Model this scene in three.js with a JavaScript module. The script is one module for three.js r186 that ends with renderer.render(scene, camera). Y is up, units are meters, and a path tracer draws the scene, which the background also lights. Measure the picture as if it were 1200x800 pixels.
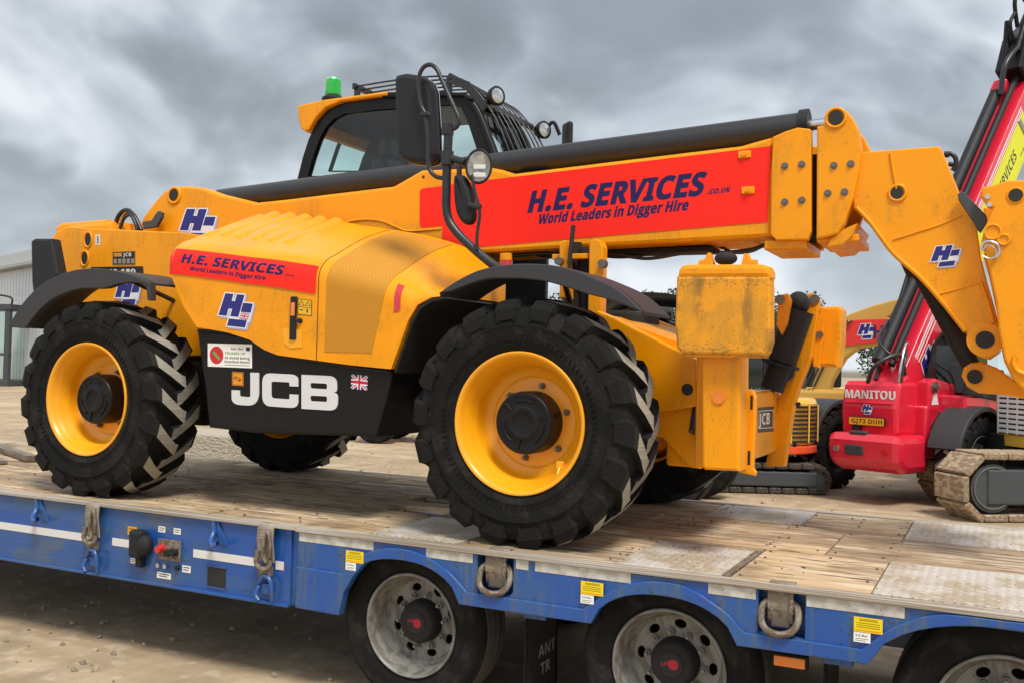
import * as THREE from 'three';
import { RoundedBoxGeometry } from 'three/addons/geometries/RoundedBoxGeometry.js';
import { mergeGeometries } from 'three/addons/utils/BufferGeometryUtils.js';
import { TextGeometry } from 'three/addons/geometries/TextGeometry.js';
import { FontLoader } from 'three/addons/loaders/FontLoader.js';

// ---------------------------------------------------------------- camera, sky, sun, exposure
// World: x runs along the trailer towards its tail, y up from the ground, z towards the photographer. Metres.
const scene = new THREE.Scene();
const camera = new THREE.PerspectiveCamera(38.13, 1024 / 682, 0.05, 900);
camera.position.set(5.154, 1.793, 4.372);
camera.rotation.order = 'YXZ';
camera.rotation.set(0.0209, 0.46, 0.0253);
const renderer = new THREE.WebGLRenderer({ antialias: true });
renderer.toneMapping = THREE.LinearToneMapping;
renderer.toneMappingExposure = 1.58;
renderer.shadowMap.enabled = true;

let seed = 7;
const rnd = () => { seed = (seed * 1664525 + 1013904223) >>> 0; return seed / 4294967296; };
const rr = (a, b) => a + (b - a) * rnd();
const NOISE = new Float32Array(65536); { for (let i = 0; i < 65536; i++) NOISE[i] = rnd(); }
const sm = t => t * t * (3 - 2 * t);
function vnoise(x, y, px = 256, py = 256) {
  const xi = Math.floor(x), yi = Math.floor(y), fx = sm(x - xi), fy = sm(y - yi);
  const g = (a, b) => NOISE[((((b % py) + py) % py) & 255) * 256 + ((((a % px) + px) % px) & 255)];
  return (g(xi, yi) * (1 - fx) + g(xi + 1, yi) * fx) * (1 - fy) + (g(xi, yi + 1) * (1 - fx) + g(xi + 1, yi + 1) * fx) * fy;
}
function fbm(x, y, o = 5, px = 256, py = 256) {
  let s = 0, a = 0.5, n = 0;
  for (let i = 0; i < o; i++) { s += a * vnoise(x + i * 17 * 0, y, px, py); n += a; x *= 2; y *= 2; px *= 2; py *= 2; a *= 0.5; }
  return s / n;
}
const step = (a, b, v) => { const t = Math.min(1, Math.max(0, (v - a) / (b - a))); return sm(t); };

const OX = 30.5, OZ = 60.1;
{ // overcast sky: broken layers of grey and pale cloud on a plane overhead
  const W = 2048, Hh = 1024, data = new Float32Array(W * Hh * 4);
  for (let j = 0; j < Hh; j++) {
    const el = ((j + 0.5) / Hh - 0.5) * Math.PI, sy = Math.sin(el), cy = Math.cos(el);
    for (let i = 0; i < W; i++) {
      const az = ((i + 0.5) / W - 0.5) * 2 * Math.PI, dx = Math.cos(az) * cy, dz = Math.sin(az) * cy;
      let r, g, b;
      const h = Math.max(sy, 0) + 0.42, x = dx / h * 2.1 + OX, z = dz / h * 2.1 + OZ;
      const wx = fbm(x * 0.9 + 5, z * 0.9, 4) - 0.5, wz = fbm(x * 0.9, z * 0.9 + 9, 4) - 0.5;
      const n = fbm(x + wx * 1.1, z + wz * 1.1, 6), q = fbm(x * 2.6 + 31 + wx, z * 2.6 + wz, 5), m = 1 - Math.abs(2 * q - 1) * 1.2;
      const c = step(0.37, 0.64, n * 0.80 + q * 0.10 + m * 0.10);
      const f = fbm(x * 0.55 + 60, z * 0.55 + 3, 3);
      const lum = 0.195 + 0.40 * c + 0.15 * (f - 0.5) + 0.05 * (m - 0.5);
      r = lum * (0.83 + 0.11 * c); g = lum * 0.985; b = lum * (1.16 - 0.11 * c);
      const hz = Math.exp(-Math.max(sy, 0) * 7.0);
      r += (0.50 - r) * hz * 0.75; g += (0.535 - g) * hz * 0.75; b += (0.555 - b) * hz * 0.75;
      if (sy < 0) { r = 0.22; g = 0.19; b = 0.15; }
      const o = (j * W + i) * 4; data[o] = r; data[o + 1] = g; data[o + 2] = b; data[o + 3] = 1;
    }
  }
  const t = new THREE.DataTexture(data, W, Hh, THREE.RGBAFormat, THREE.FloatType);
  t.mapping = THREE.EquirectangularReflectionMapping; t.magFilter = t.minFilter = THREE.LinearFilter;
  t.colorSpace = THREE.LinearSRGBColorSpace; t.needsUpdate = true;
  scene.background = t; scene.environment = t;
}
const sun = new THREE.DirectionalLight(new THREE.Color(1, 0.95, 0.86), 2.1);
sun.position.set(7.5, 13, 3.5); sun.target.position.set(2, 1, -1.5);
sun.castShadow = true; sun.shadow.radius = 30; sun.shadow.mapSize.set(2048, 2048);
Object.assign(sun.shadow.camera, { left: -14, right: 14, top: 14, bottom: -14, near: 0.5, far: 60 });
sun.name = 'sun'; sun.target.name = 'sun_target';
scene.add(sun, sun.target);

// ---------------------------------------------------------------- helpers
function smooth(pts, n = 6) { // a finer polyline through the same points
  const c = new THREE.CatmullRomCurve3(pts.map(p => new THREE.Vector3(p[0], p[1], 0)), false, 'centripetal'), o = [];
  for (let i = 0; i <= (pts.length - 1) * n; i++) { const p = c.getPoint(i / ((pts.length - 1) * n)); o.push([p.x, p.y]); }
  return o;
}
const V = (x, y, z) => new THREE.Vector3(x, y, z);
const PI = Math.PI;
function mesh(name, geo, mat, parent) {
  const m = new THREE.Mesh(Array.isArray(geo) ? merge(geo) : geo, mat); m.name = name; m.castShadow = m.receiveShadow = true;
  (parent || scene).add(m); return m;
}
function merge(list) {
  return mergeGeometries(list.map(g => {
    g = g.index ? g.toNonIndexed() : g;
    for (const k of Object.keys(g.attributes)) if (!['position', 'normal', 'uv', 'color'].includes(k)) g.deleteAttribute(k);
    return g;
  }));
}
function each(name, geos, mat, parent) { return geos.map(g => mesh(name, g, mat, parent)); }
const taken = {};
function numbered(n) { taken[n] = (taken[n] ?? -1) + 1; return taken[n] ? n + '_' + String(taken[n]).padStart(3, '0') : n; }
function thing(name, label, category, pos = [0, 0, 0], turn = 0, group) {
  const o = new THREE.Group(); o.name = numbered(name); scene.add(o); o.position.set(...pos); o.rotation.y = turn;
  o.userData = { label, category }; if (group) o.userData.group = group; return o;
}
function grp(name, parent, pos = [0, 0, 0]) { const g = new THREE.Group(); g.name = name; g.position.set(...pos); parent.add(g); return g; }
function ext(pts, z0, z1, bev = 0, holes = []) {
  const s = new THREE.Shape(pts.map(p => new THREE.Vector2(p[0], p[1])));
  for (const h of holes) { const p = new THREE.Path(); if (h.length === 3) p.absarc(h[0], h[1], h[2], 0, PI * 2, true); else p.setFromPoints(h.map(q => new THREE.Vector2(...q))); s.holes.push(p); }
  const a = Math.min(z0, z1), d = Math.abs(z1 - z0); bev = Math.min(bev, d * 0.45);
  const g = new THREE.ExtrudeGeometry(s, { depth: d - 2 * bev, bevelEnabled: bev > 0, bevelSize: bev, bevelThickness: bev, bevelOffset: -bev, bevelSegments: 2, curveSegments: 20 });
  return g.translate(0, 0, a + bev);
}
const extX = (pts, x0, x1, bev = 0, holes) => ext(pts, -x1, -x0, bev, holes).rotateY(-PI / 2);          // pts are [z, y]
const extY = (pts, y0, y1, bev = 0) => ext(pts.map(p => [p[0], -p[1]]), y0, y1, bev).rotateX(-PI / 2);   // pts are [x, z]
function box(x0, x1, y0, y1, z0, z1, r = 0.008, seg = 2) {
  const w = Math.abs(x1 - x0), h = Math.abs(y1 - y0), d = Math.abs(z1 - z0); r = Math.min(r, w * 0.45, h * 0.45, d * 0.45);
  const g = r > 0 ? new RoundedBoxGeometry(w, h, d, seg, r) : new THREE.BoxGeometry(w, h, d);
  return g.translate((x0 + x1) / 2, (y0 + y1) / 2, (z0 + z1) / 2);
}
function rod(a, b, r0, r1 = r0, seg = 16) {
  const A = V(...a), B = V(...b), d = B.clone().sub(A), g = new THREE.CylinderGeometry(r1, r0, d.length(), seg);
  return g.applyQuaternion(new THREE.Quaternion().setFromUnitVectors(V(0, 1, 0), d.normalize())).translate(...A.add(B).multiplyScalar(0.5).toArray());
}
function tube(pts, r, n = 40, seg = 10, closed = false) {
  return new THREE.TubeGeometry(new THREE.CatmullRomCurve3(pts.map(p => V(...p)), closed, 'centripetal'), n, r, seg, closed);
}
const latheZ = (pts, seg = 48) => new THREE.LatheGeometry(pts.map(p => new THREE.Vector2(p[0], p[1])), seg).rotateX(PI / 2);   // pts [radius, z]
function quadGeo(c) { // corners TL TR BR BL
  const g = new THREE.BufferGeometry();
  g.setAttribute('position', new THREE.Float32BufferAttribute([c[3], c[2], c[1], c[0]].flat(), 3));
  g.setAttribute('uv', new THREE.Float32BufferAttribute([0, 0, 1, 0, 1, 1, 0, 1], 2));
  g.setIndex([0, 1, 2, 0, 2, 3]); g.computeVertexNormals(); return g;
}
const quad = (name, c, mat, parent) => mesh(name, quadGeo(c), mat, parent);
const z3 = (pts, z) => pts.map(p => [p[0], p[1], z]);
function tint(g, c) { // one colour for every vertex
  g = g.index ? g.toNonIndexed() : g; const n = g.attributes.position.count, a = new Float32Array(n * 3);
  for (let i = 0; i < n; i++) a.set(c, i * 3);
  g.setAttribute('color', new THREE.BufferAttribute(a, 3)); return g;
}

// ---------------------------------------------------------------- textures
function canvasTex(w, h, draw) {
  const c = document.createElement('canvas'); c.width = w; c.height = h; draw(c.getContext('2d'), w, h);
  const t = new THREE.CanvasTexture(c); t.colorSpace = THREE.SRGBColorSpace; t.anisotropy = 8; return t;
}
function dataTex(n, fn, srgb = true) {
  const d = new Uint8Array(n * n * 4);
  for (let j = 0; j < n; j++) for (let i = 0; i < n; i++) { const c = fn(i / n, j / n), o = (j * n + i) * 4; for (let k = 0; k < 3; k++) d[o + k] = Math.max(0, Math.min(255, (c.length ? c[k] : c) * 255)); d[o + 3] = 255; }
  const t = new THREE.DataTexture(d, n, n); t.wrapS = t.wrapT = THREE.RepeatWrapping; t.magFilter = THREE.LinearFilter; t.minFilter = THREE.LinearMipmapLinearFilter; t.generateMipmaps = true;
  if (srgb) t.colorSpace = THREE.SRGBColorSpace; t.needsUpdate = true; return t;
}
const rep = (t, u, v) => { const c = t.clone(); c.repeat.set(u, v); c.needsUpdate = true; return c; };
const mixc = (a, b, t) => [a[0] + (b[0] - a[0]) * t, a[1] + (b[1] - a[1]) * t, a[2] + (b[2] - a[2]) * t];
const grime = dataTex(512, (u, v) => { const n = fbm(u * 8, v * 8, 6, 8, 8), s = fbm(u * 40, v * 6, 4, 40, 6); return 0.55 + 0.5 * (n - 0.5) + 0.25 * (s - 0.5); }, false);
const fineBump = dataTex(256, (u, v) => fbm(u * 32, v * 32, 3, 32, 32), false);

function woodTex(base, dark, light, s) {
  return dataTex(1024, (u, v) => {
    const wob = fbm(u * 4 + s, v * 8 + s * 3, 4, 4, 8) - 0.5;
    const g1 = vnoise(u * 3 + 7 * s, (v + wob * 0.06) * 90, 3, 90), g2 = fbm(u * 10 + s, v * 180, 3, 10, 180);
    const ring = 0.5 + 0.5 * Math.sin((v + wob * 0.16 + 0.05 * fbm(u * 2 + s * 2, v * 3, 2, 2, 3)) * 2 * PI * 14);
    const mud = fbm(u * 6 + 3 * s, v * 6 + 11, 5, 6, 6), scuff = fbm(u * 5 + 9, v * 40 + s, 4, 5, 40);
    let c = mixc(dark, base, 0.45 + 0.55 * g1); c = mixc(c, light, 0.35 * ring * (0.4 + 0.6 * g2));
    c = mixc(c, [0.50, 0.41, 0.31], 0.6 * step(0.54, 0.72, mud)); c = mixc(c, [0.88, 0.83, 0.76], 0.55 * step(0.54, 0.70, scuff));
    c = mixc(c, [0.30, 0.23, 0.16], 0.7 * step(0.68, 0.76, fbm(u * 9 + s * 5, v * 70, 3, 9, 70)));
    return c;
  });
}
const woodA = woodTex([0.79, 0.69, 0.545], [0.62, 0.50, 0.35], [0.90, 0.80, 0.64], 1);
const woodB = woodTex([0.72, 0.61, 0.47], [0.54, 0.44, 0.33], [0.85, 0.76, 0.62], 2);
const woodC = woodTex([0.66, 0.57, 0.45], [0.48, 0.40, 0.31], [0.78, 0.70, 0.58], 3);
const woodBump = dataTex(512, (u, v) => 0.6 * fbm(u * 6, v * 120, 3, 6, 120) + 0.4 * fbm(u * 30, v * 30, 3, 30, 30), false);

// ---------------------------------------------------------------- materials
const M = {};
const std = (r, g, b, rough = 0.6, extra = {}) => new THREE.MeshPhysicalMaterial({ color: new THREE.Color().setRGB(r, g, b), roughness: rough, ...extra });
const roughPaint = dataTex(256, (u, v) => 0.55 + 0.5 * (fbm(u * 6, v * 6, 5, 6, 6) - 0.5) + 0.18 * (fbm(u * 40, v * 40, 3, 40, 40) - 0.5), false);
const paintTex = (c, d, k) => dataTex(512, (u, v) => {
  const n = fbm(u * 5 + k, v * 5, 5, 5, 5), p = fbm(u * 48, v * 48 + k, 3, 48, 48);
  const sp = fbm(u * 110 + k, v * 110, 3, 110, 110), dr = fbm(u * 36, v * 5 + k, 4, 36, 5);
  let o = mixc(c, d, 0.45 * step(0.40, 0.75, n)); o = mixc(o, [0.70, 0.52, 0.22], 0.22 * step(0.56, 0.72, dr) * step(0.42, 0.62, n)); o = mixc(o, [0.55, 0.40, 0.18], 0.35 * step(0.68, 0.78, sp) * step(0.44, 0.6, n)); return mixc(o, d, 0.5 * step(0.66, 0.80, p) * step(0.45, 0.7, n));
});
const yTex = paintTex([0.965, 0.622, 0.026], [0.90, 0.580, 0.065], 1);
M.yellow = new THREE.MeshPhysicalMaterial({ map: yTex, roughness: 0.68, roughnessMap: roughPaint, specularIntensity: 0.5, clearcoat: 0.16, clearcoatRoughness: 0.18 });
M.yellowRim = new THREE.MeshPhysicalMaterial({ color: new THREE.Color().setRGB(0.93, 0.395, 0.006), roughness: 0.4, clearcoat: 0.4, clearcoatRoughness: 0.2 });
M.worn = new THREE.MeshPhysicalMaterial({ roughness: 0.6, map: dataTex(512, (u, v) => { // scraped paint: scuffs, grease bands, bare chips along the rims
  const st = fbm(u * 60, v * 7, 4, 60, 7), n = fbm(u * 6, v * 5, 5, 6, 5), f = fbm(u * 46, v * 46, 3, 46, 46), e = Math.min(u, 1 - u) * 2, w = fbm(u * 9 + 3, v * 3, 4, 9, 3);
  let c = mixc([0.92, 0.615, 0.075], [0.82, 0.57, 0.13], step(0.36, 0.66, n)); c = mixc(c, [0.93, 0.62, 0.10], 0.5 * step(0.5, 0.7, st));
  const band = Math.max(Math.exp(-Math.pow((u - 0.27 + 0.1 * (w - 0.5)) / 0.055, 2)) * step(0.25, 0.6, v), Math.exp(-Math.pow((u - 0.755 + 0.08 * (w - 0.5)) / 0.06, 2)) * step(0.05, 0.4, v));
  c = mixc(c, [0.46, 0.35, 0.20], 0.55 * band * step(0.38, 0.62, 0.5 * st + 0.5 * n)); c = mixc(c, [0.45, 0.34, 0.20], 0.45 * step(0.84, 1.0, 1 - e) * step(0.35, 0.65, n));
  c = mixc(c, [0.40, 0.31, 0.20], 0.4 * step(0.56, 0.66, f) * step(0.86, 0.99, Math.max(v, 1 - v) * 0.5 + 0.5)); return mixc(c, [0.46, 0.26, 0.14], 0.5 * step(0.76, 0.82, f));
}) });
M.black = std(0.008, 0.0075, 0.0085, 0.75, { roughnessMap: roughPaint, specularIntensity: 0.55 });
M.plastic = std(0.014, 0.0145, 0.017, 0.55, { specularIntensity: 0.7, bumpMap: rep(fineBump, 6, 6), bumpScale: 0.0012 });
M.fender = std(0.034, 0.034, 0.038, 0.55, { bumpMap: rep(fineBump, 6, 6), bumpScale: 0.001 });
M.ram = std(0.030, 0.031, 0.034, 0.42, { specularIntensity: 0.9 });
M.tube = std(0.02, 0.02, 0.022, 0.35);
M.dark = std(0.012, 0.011, 0.010, 0.85);
M.rubber = std(1, 1, 1, 0.82, { map: dataTex(512, (u, v) => { const n = fbm(u * 24, v * 6, 5, 24, 6), f = fbm(u * 140, v * 30, 3, 140, 30); let c = mixc([0.085, 0.083, 0.082], [0.15, 0.145, 0.135], step(0.45, 0.75, n)); return mixc(c, [0.24, 0.225, 0.20], 0.5 * step(0.60, 0.78, f) * step(0.45, 0.65, n)); }), specularIntensity: 0.45, bumpMap: rep(fineBump, 5, 5), bumpScale: 0.003 });
M.lug = new THREE.MeshPhysicalMaterial({ vertexColors: true, roughness: 0.85, specularIntensity: 0.45, bumpMap: rep(fineBump, 3, 3), bumpScale: 0.003 });
M.chrome = std(0.65, 0.65, 0.66, 0.25, { metalness: 1 });
M.steel = std(0.36, 0.34, 0.32, 0.5, { metalness: 0.7, roughnessMap: grime });
M.bolt = std(0.20, 0.18, 0.16, 0.45, { metalness: 0.8 });
M.hole = std(0.02, 0.018, 0.018, 0.7);
M.glass = new THREE.MeshPhysicalMaterial({ color: new THREE.Color().setRGB(0.88, 0.985, 0.955), roughness: 0.02, transmission: 1, thickness: 0, ior: 1.5 });
M.clear = new THREE.MeshPhysicalMaterial({ color: 0xffffff, roughness: 0.03, transmission: 1, thickness: 0, ior: 1.5 });
M.mirrorGlass = std(0.8, 0.82, 0.84, 0.03, { metalness: 1 });
M.lens = std(0.55, 0.55, 0.53, 0.2, { metalness: 0.75, clearcoat: 1, clearcoatRoughness: 0.05 });
M.amber = std(0.85, 0.22, 0.02, 0.25, { clearcoat: 1 });
M.redLens = std(0.60, 0.015, 0.02, 0.25, { clearcoat: 1 });
M.green = new THREE.MeshPhysicalMaterial({ color: new THREE.Color().setRGB(0.005, 0.36, 0.03), roughness: 0.12, clearcoat: 1, emissive: new THREE.Color().setRGB(0.0, 0.30, 0.02), emissiveIntensity: 0.15 });
M.decal = new THREE.MeshPhysicalMaterial({ vertexColors: true, roughness: 0.4 });
M.webbing = new THREE.MeshPhysicalMaterial({ roughness: 0.9, map: dataTex(256, (u, v) => mixc(mixc([0.62, 0.58, 0.52], [0.45, 0.40, 0.34], step(0.35, 0.68, fbm(u * 7, v * 7, 5, 7, 7))), [0.72, 0.69, 0.64], 0.35 * (0.5 + 0.5 * Math.sin(u * 2 * PI * 60)))) });
M.edge = new THREE.MeshPhysicalMaterial({ map: dataTex(256, (u, v) => mixc(mixc([0.74, 0.71, 0.67], [0.56, 0.50, 0.43], step(0.38, 0.66, fbm(u * 8, v * 8, 5, 8, 8))), [0.40, 0.34, 0.28], 0.7 * step(0.62, 0.72, fbm(u * 32, v * 32, 3, 32, 32)))), roughness: 0.6 });
M.white = std(0.72, 0.72, 0.70, 0.45);
const rustTex = dataTex(512, (u, v) => { const n = fbm(u * 10, v * 10, 5, 10, 10), f = fbm(u * 40, v * 40, 3, 40, 40); return mixc(mixc([0.54, 0.50, 0.45], [0.38, 0.32, 0.26], step(0.35, 0.65, n)), [0.70, 0.65, 0.58], 0.6 * step(0.55, 0.72, f)); });
M.galv = new THREE.MeshPhysicalMaterial({ map: rustTex, roughness: 0.62, metalness: 0.25 });
const blueTex = dataTex(512, (u, v) => {
  const n = fbm(u * 6, v * 6, 5, 6, 6), f = fbm(u * 60, v * 60, 3, 60, 60), st = fbm(u * 30, v * 3, 4, 30, 3);
  let c = mixc([0.130, 0.325, 0.620], [0.18, 0.35, 0.58], step(0.4, 0.7, n)); c = mixc(c, [0.40, 0.40, 0.41], 0.5 * step(0.57, 0.78, st)); return mixc(c, [0.24, 0.22, 0.20], 0.7 * step(0.765, 0.81, f));
});
M.blue = new THREE.MeshPhysicalMaterial({ map: blueTex, roughness: 0.5, roughnessMap: roughPaint, clearcoat: 0.25, clearcoatRoughness: 0.35 });
const reflTex = dataTex(256, (u, v) => { const n = fbm(u * 8, v * 8, 5, 8, 8), f = fbm(u * 30 + 4, v * 30, 3, 30, 30); let c = mixc([0.80, 0.79, 0.76], [0.70, 0.68, 0.64], step(0.4, 0.7, n)); return mixc(c, [0.26, 0.27, 0.33], 0.9 * step(0.785, 0.81, f)); });
M.refl = new THREE.MeshPhysicalMaterial({ map: rep(reflTex, 1.3, 1.3), roughness: 0.5 });
M.reflClean = std(0.72, 0.71, 0.68, 0.5);
M.roadTread = std(0.085, 0.078, 0.068, 0.9, { bumpMap: fineBump, bumpScale: 0.004 });
M.woods = [woodA, woodB, woodC].map(t => new THREE.MeshPhysicalMaterial({ map: t, roughness: 0.85, bumpMap: woodBump, bumpScale: 0.004 }));
const plateTex = dataTex(512, (u, v) => { const n = fbm(u * 6, v * 6, 5, 6, 6), f = fbm(u * 50, v * 30, 3, 50, 30); let c = mixc([0.79, 0.76, 0.72], [0.70, 0.64, 0.55], step(0.38, 0.66, n)); return mixc(c, [0.84, 0.83, 0.81], 0.5 * step(0.55, 0.75, f)); });
const treadBump = dataTex(512, (u, v) => {
  const k = 16, a = u * k, b = v * k, i = Math.floor(a), j = Math.floor(b), x = a - i - 0.5, y = b - j - 0.5, d = ((i + j) & 1) ? 1 : -1;
  const p = (x + d * y) * 0.7071, q = (x - d * y) * 0.7071; return Math.max(0, 1 - Math.hypot(p / 0.46, q / 0.15)) > 0 ? 0.35 + 0.65 * (1 - Math.hypot(p / 0.46, q / 0.15)) : 0.1;
}, false);
M.plate = new THREE.MeshPhysicalMaterial({ map: plateTex, roughness: 0.6, metalness: 0.1, bumpMap: rep(treadBump, 1.6, 1.6), bumpScale: 0.008 });
const rimTex = dataTex(512, (u, v) => { const n = fbm(u * 32, v * 8, 5, 32, 8), f = fbm(u * 120, v * 40, 4, 120, 40); return mixc(mixc([0.55, 0.545, 0.525], [0.44, 0.42, 0.39], step(0.40, 0.70, n)), [0.30, 0.24, 0.18], 0.6 * step(0.70, 0.76, f)); });
M.truckRim = new THREE.MeshPhysicalMaterial({ map: rimTex, roughness: 0.5, metalness: 0.15 });
M.red = std(0.72, 0.018, 0.045, 0.4, { roughnessMap: roughPaint, clearcoat: 0.4, clearcoatRoughness: 0.25 });
M.digYellow = std(0.86, 0.50, 0.07, 0.5, { roughnessMap: roughPaint, clearcoat: 0.2 });
M.muddy = new THREE.MeshPhysicalMaterial({ roughness: 0.95, map: dataTex(256, (u, v) => mixc([0.74, 0.65, 0.53], [0.56, 0.48, 0.39], step(0.35, 0.65, fbm(u * 8, v * 8, 5, 8, 8)))), bumpMap: fineBump, bumpScale: 0.01 });
M.rubberMud = new THREE.MeshPhysicalMaterial({ roughness: 0.95, map: dataTex(256, (u, v) => mixc([0.42, 0.38, 0.33], [0.25, 0.23, 0.21], step(0.35, 0.65, fbm(u * 8 + 2, v * 8, 5, 8, 8)))), bumpMap: fineBump, bumpScale: 0.01 });
M.trackGrey = std(0.16, 0.145, 0.13, 0.8, { bumpMap: fineBump, bumpScale: 0.008 });
M.greyPaint = std(0.055, 0.062, 0.068, 0.65);

// flags, logos, lettering
const jack = canvasTex(128, 80, (g, w, h) => {
  g.fillStyle = '#23297a'; g.fillRect(0, 0, w, h);
  g.strokeStyle = '#f3eef0'; g.lineWidth = 18; g.beginPath(); g.moveTo(0, 0); g.lineTo(w, h); g.moveTo(w, 0); g.lineTo(0, h); g.stroke();
  g.strokeStyle = '#c2203a'; g.lineWidth = 7; g.stroke();
  g.fillStyle = '#f3eef0'; g.fillRect(w / 2 - 15, 0, 30, h); g.fillRect(0, h / 2 - 15, w, 30);
  g.fillStyle = '#c2203a'; g.fillRect(w / 2 - 8, 0, 16, h); g.fillRect(0, h / 2 - 8, w, 16);
});
M.jack = new THREE.MeshPhysicalMaterial({ map: jack, roughness: 0.4 });
function grow(pts, d) { // offset a simple outline outward
  let A = 0; const n = pts.length; for (let i = 0; i < n; i++) { const p = pts[i], q = pts[(i + 1) % n]; A += p[0] * q[1] - q[0] * p[1]; }
  const sg = A > 0 ? 1 : -1, nn = (p, q) => { const l = Math.hypot(q[0] - p[0], q[1] - p[1]); return [sg * (q[1] - p[1]) / l, -sg * (q[0] - p[0]) / l]; };
  return pts.map((c, i) => { const a = nn(pts[(i + n - 1) % n], c), b = nn(c, pts[(i + 1) % n]), k = d / Math.max(0.4, 1 + a[0] * b[0] + a[1] * b[1]); return [c[0] + (a[0] + b[0]) * k, c[1] + (a[1] + b[1]) * k]; });
}
function logo(parent, o, u, v, n) { // o: lower left corner, u and v: edge vectors, n: outward normal
  const O = V(...o), U = V(...u), W = V(...v), N = V(...n);
  const at = (x, y, d) => O.clone().addScaledVector(U, (x - 296) / 196).addScaledVector(W, (572 - y) / 176).addScaledVector(N, d).toArray();
  const poly = (pts, d, c) => {
    const s = new THREE.ShapeGeometry(new THREE.Shape(pts.map(p => new THREE.Vector2(p[0], -p[1])))), p = s.attributes.position;
    for (let i = 0; i < p.count; i++) p.setXYZ(i, ...at(p.getX(i), -p.getY(i), d));
    s.computeVertexNormals(); return tint(s, c);
  };
  const navy = [0.016, 0.018, 0.20], L3 = [[[335, 402], [378, 402], [369, 436], [387, 436], [396, 402], [436, 402], [407, 510], [364, 510], [374, 474], [354, 474], [345, 510], [302, 510]], [[430, 440], [480, 440], [470, 484], [418, 484]], [[418, 484], [470, 484], [462, 522], [408, 522]], [[358, 522], [452, 522], [444, 557], [349, 557]]], g = [];
  L3.forEach((p, i) => { g.push(poly(grow(p, 4).map(([x, y]) => [x + 9, y + 9]), 0.0010 + i * 0.0001, [0.42, 0.44, 0.62]), poly(grow(p, 6), 0.0016 + i * 0.0001, [0.80, 0.80, 0.80])); if (i !== 2) g.push(poly(p, 0.0024 + i * 0.0001, navy)); });
  return mesh('logo_decal', merge(g), M.decal, parent);
}
function flagOn(parent, o, u, v, n) { const O = V(...o), U = V(...u), W = V(...v), N = V(...n); const at = (x, y) => O.clone().addScaledVector(U, (x - 296) / 196).addScaledVector(W, (572 - y) / 176).addScaledVector(N, 0.0032).toArray(); quad('flag_decal', [at(422, 487), at(466, 487), at(458, 519), at(412, 519)], M.jack, parent); }
function bannerTex(w, h, big, small, bigY, smallY, bx, sx, bw, sw, tail, skew = -0.22) {
  return canvasTex(w, h, (g) => {
    g.fillStyle = '#ff2d20'; g.fillRect(0, 0, w, h);
    for (let i = 0; i < 500; i++) { g.fillStyle = `rgba(${rr(225, 255) | 0},${rr(40, 70) | 0},${rr(45, 70) | 0},${rr(0.05, 0.14)})`; g.fillRect(rr(0, w), rr(0, h), rr(2, 30), rr(1, 4)); }
    const line = (s, x, y, size, ww, wt) => { g.save(); g.font = `${wt} ${size}px sans-serif`; const m = g.measureText(s).width; g.setTransform(ww / m, 0, skew, 1, x - skew * 0, y); g.fillStyle = '#2a2358'; g.fillText(s, 0, 0); if (wt === 'bold') { g.lineWidth = size * 0.055; g.strokeStyle = '#2a2358'; g.strokeText(s, 0, 0); } g.restore(); };
    line('H.E. SERVICES', bx * w, bigY * h, big, bw * w, 'bold'); line('World Leaders in Digger Hire', sx * w, smallY * h, small, sw * w, 'bold');
    line('.CO.UK', tail * w, bigY * h, big * 0.22, 0.062 * w, 'bold');
  });
}
const stickerTex = (w, h, bg, draw) => new THREE.MeshPhysicalMaterial({ roughness: 0.45, map: canvasTex(w, h, (g) => { g.fillStyle = bg; g.fillRect(0, 0, w, h); draw(g, w, h); }) });
const textLine = (g, s, x, y, size, col = '#222', font = 'bold') => { g.fillStyle = col; g.font = `${font} ${size}px sans-serif`; g.fillText(s, x, y); };

// ================================================================ the setting
{
  const n = 160, S = 420, g = new THREE.PlaneGeometry(S, S, n, n).rotateX(-PI / 2), p = g.attributes.position, uv = g.attributes.uv;
  for (let i = 0; i < p.count; i++) uv.setXY(i, p.getX(i) / 9, p.getZ(i) / 9);
  const gt = dataTex(1024, (u, v) => {
    const a = fbm(u * 4, v * 4, 6, 4, 4), b = fbm(u * 30, v * 30, 4, 30, 30), tr = fbm(u * 3 + 2, v * 36, 4, 3, 36), tr2 = fbm(u * 26, v * 4 + 3, 4, 26, 4);
    let c = mixc([0.72, 0.635, 0.51], [0.64, 0.555, 0.44], step(0.3, 0.7, a)); c = mixc(c, [0.80, 0.73, 0.62], 0.5 * step(0.46, 0.74, tr)); c = mixc(c, [0.55, 0.47, 0.37], 0.4 * step(0.5, 0.76, tr2));
    c = mixc(c, [0.52, 0.45, 0.37], 0.35 * step(0.55, 0.75, b)); return mixc(c, [0.82, 0.77, 0.69], 0.35 * step(0.6, 0.76, fbm(u * 90 + 5, v * 90, 3, 90, 90)));
  });
  const m = new THREE.MeshPhysicalMaterial({ map: gt, roughness: 0.95, bumpMap: dataTex(512, (u, v) => 0.6 * fbm(u * 12, v * 12, 5, 12, 12) + 0.4 * fbm(u * 70, v * 70, 3, 70, 70), false), bumpScale: 0.03 });
  const ground = mesh('ground', g.translate(-20, 0, -60), m); ground.userData.kind = 'structure';
}

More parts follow.
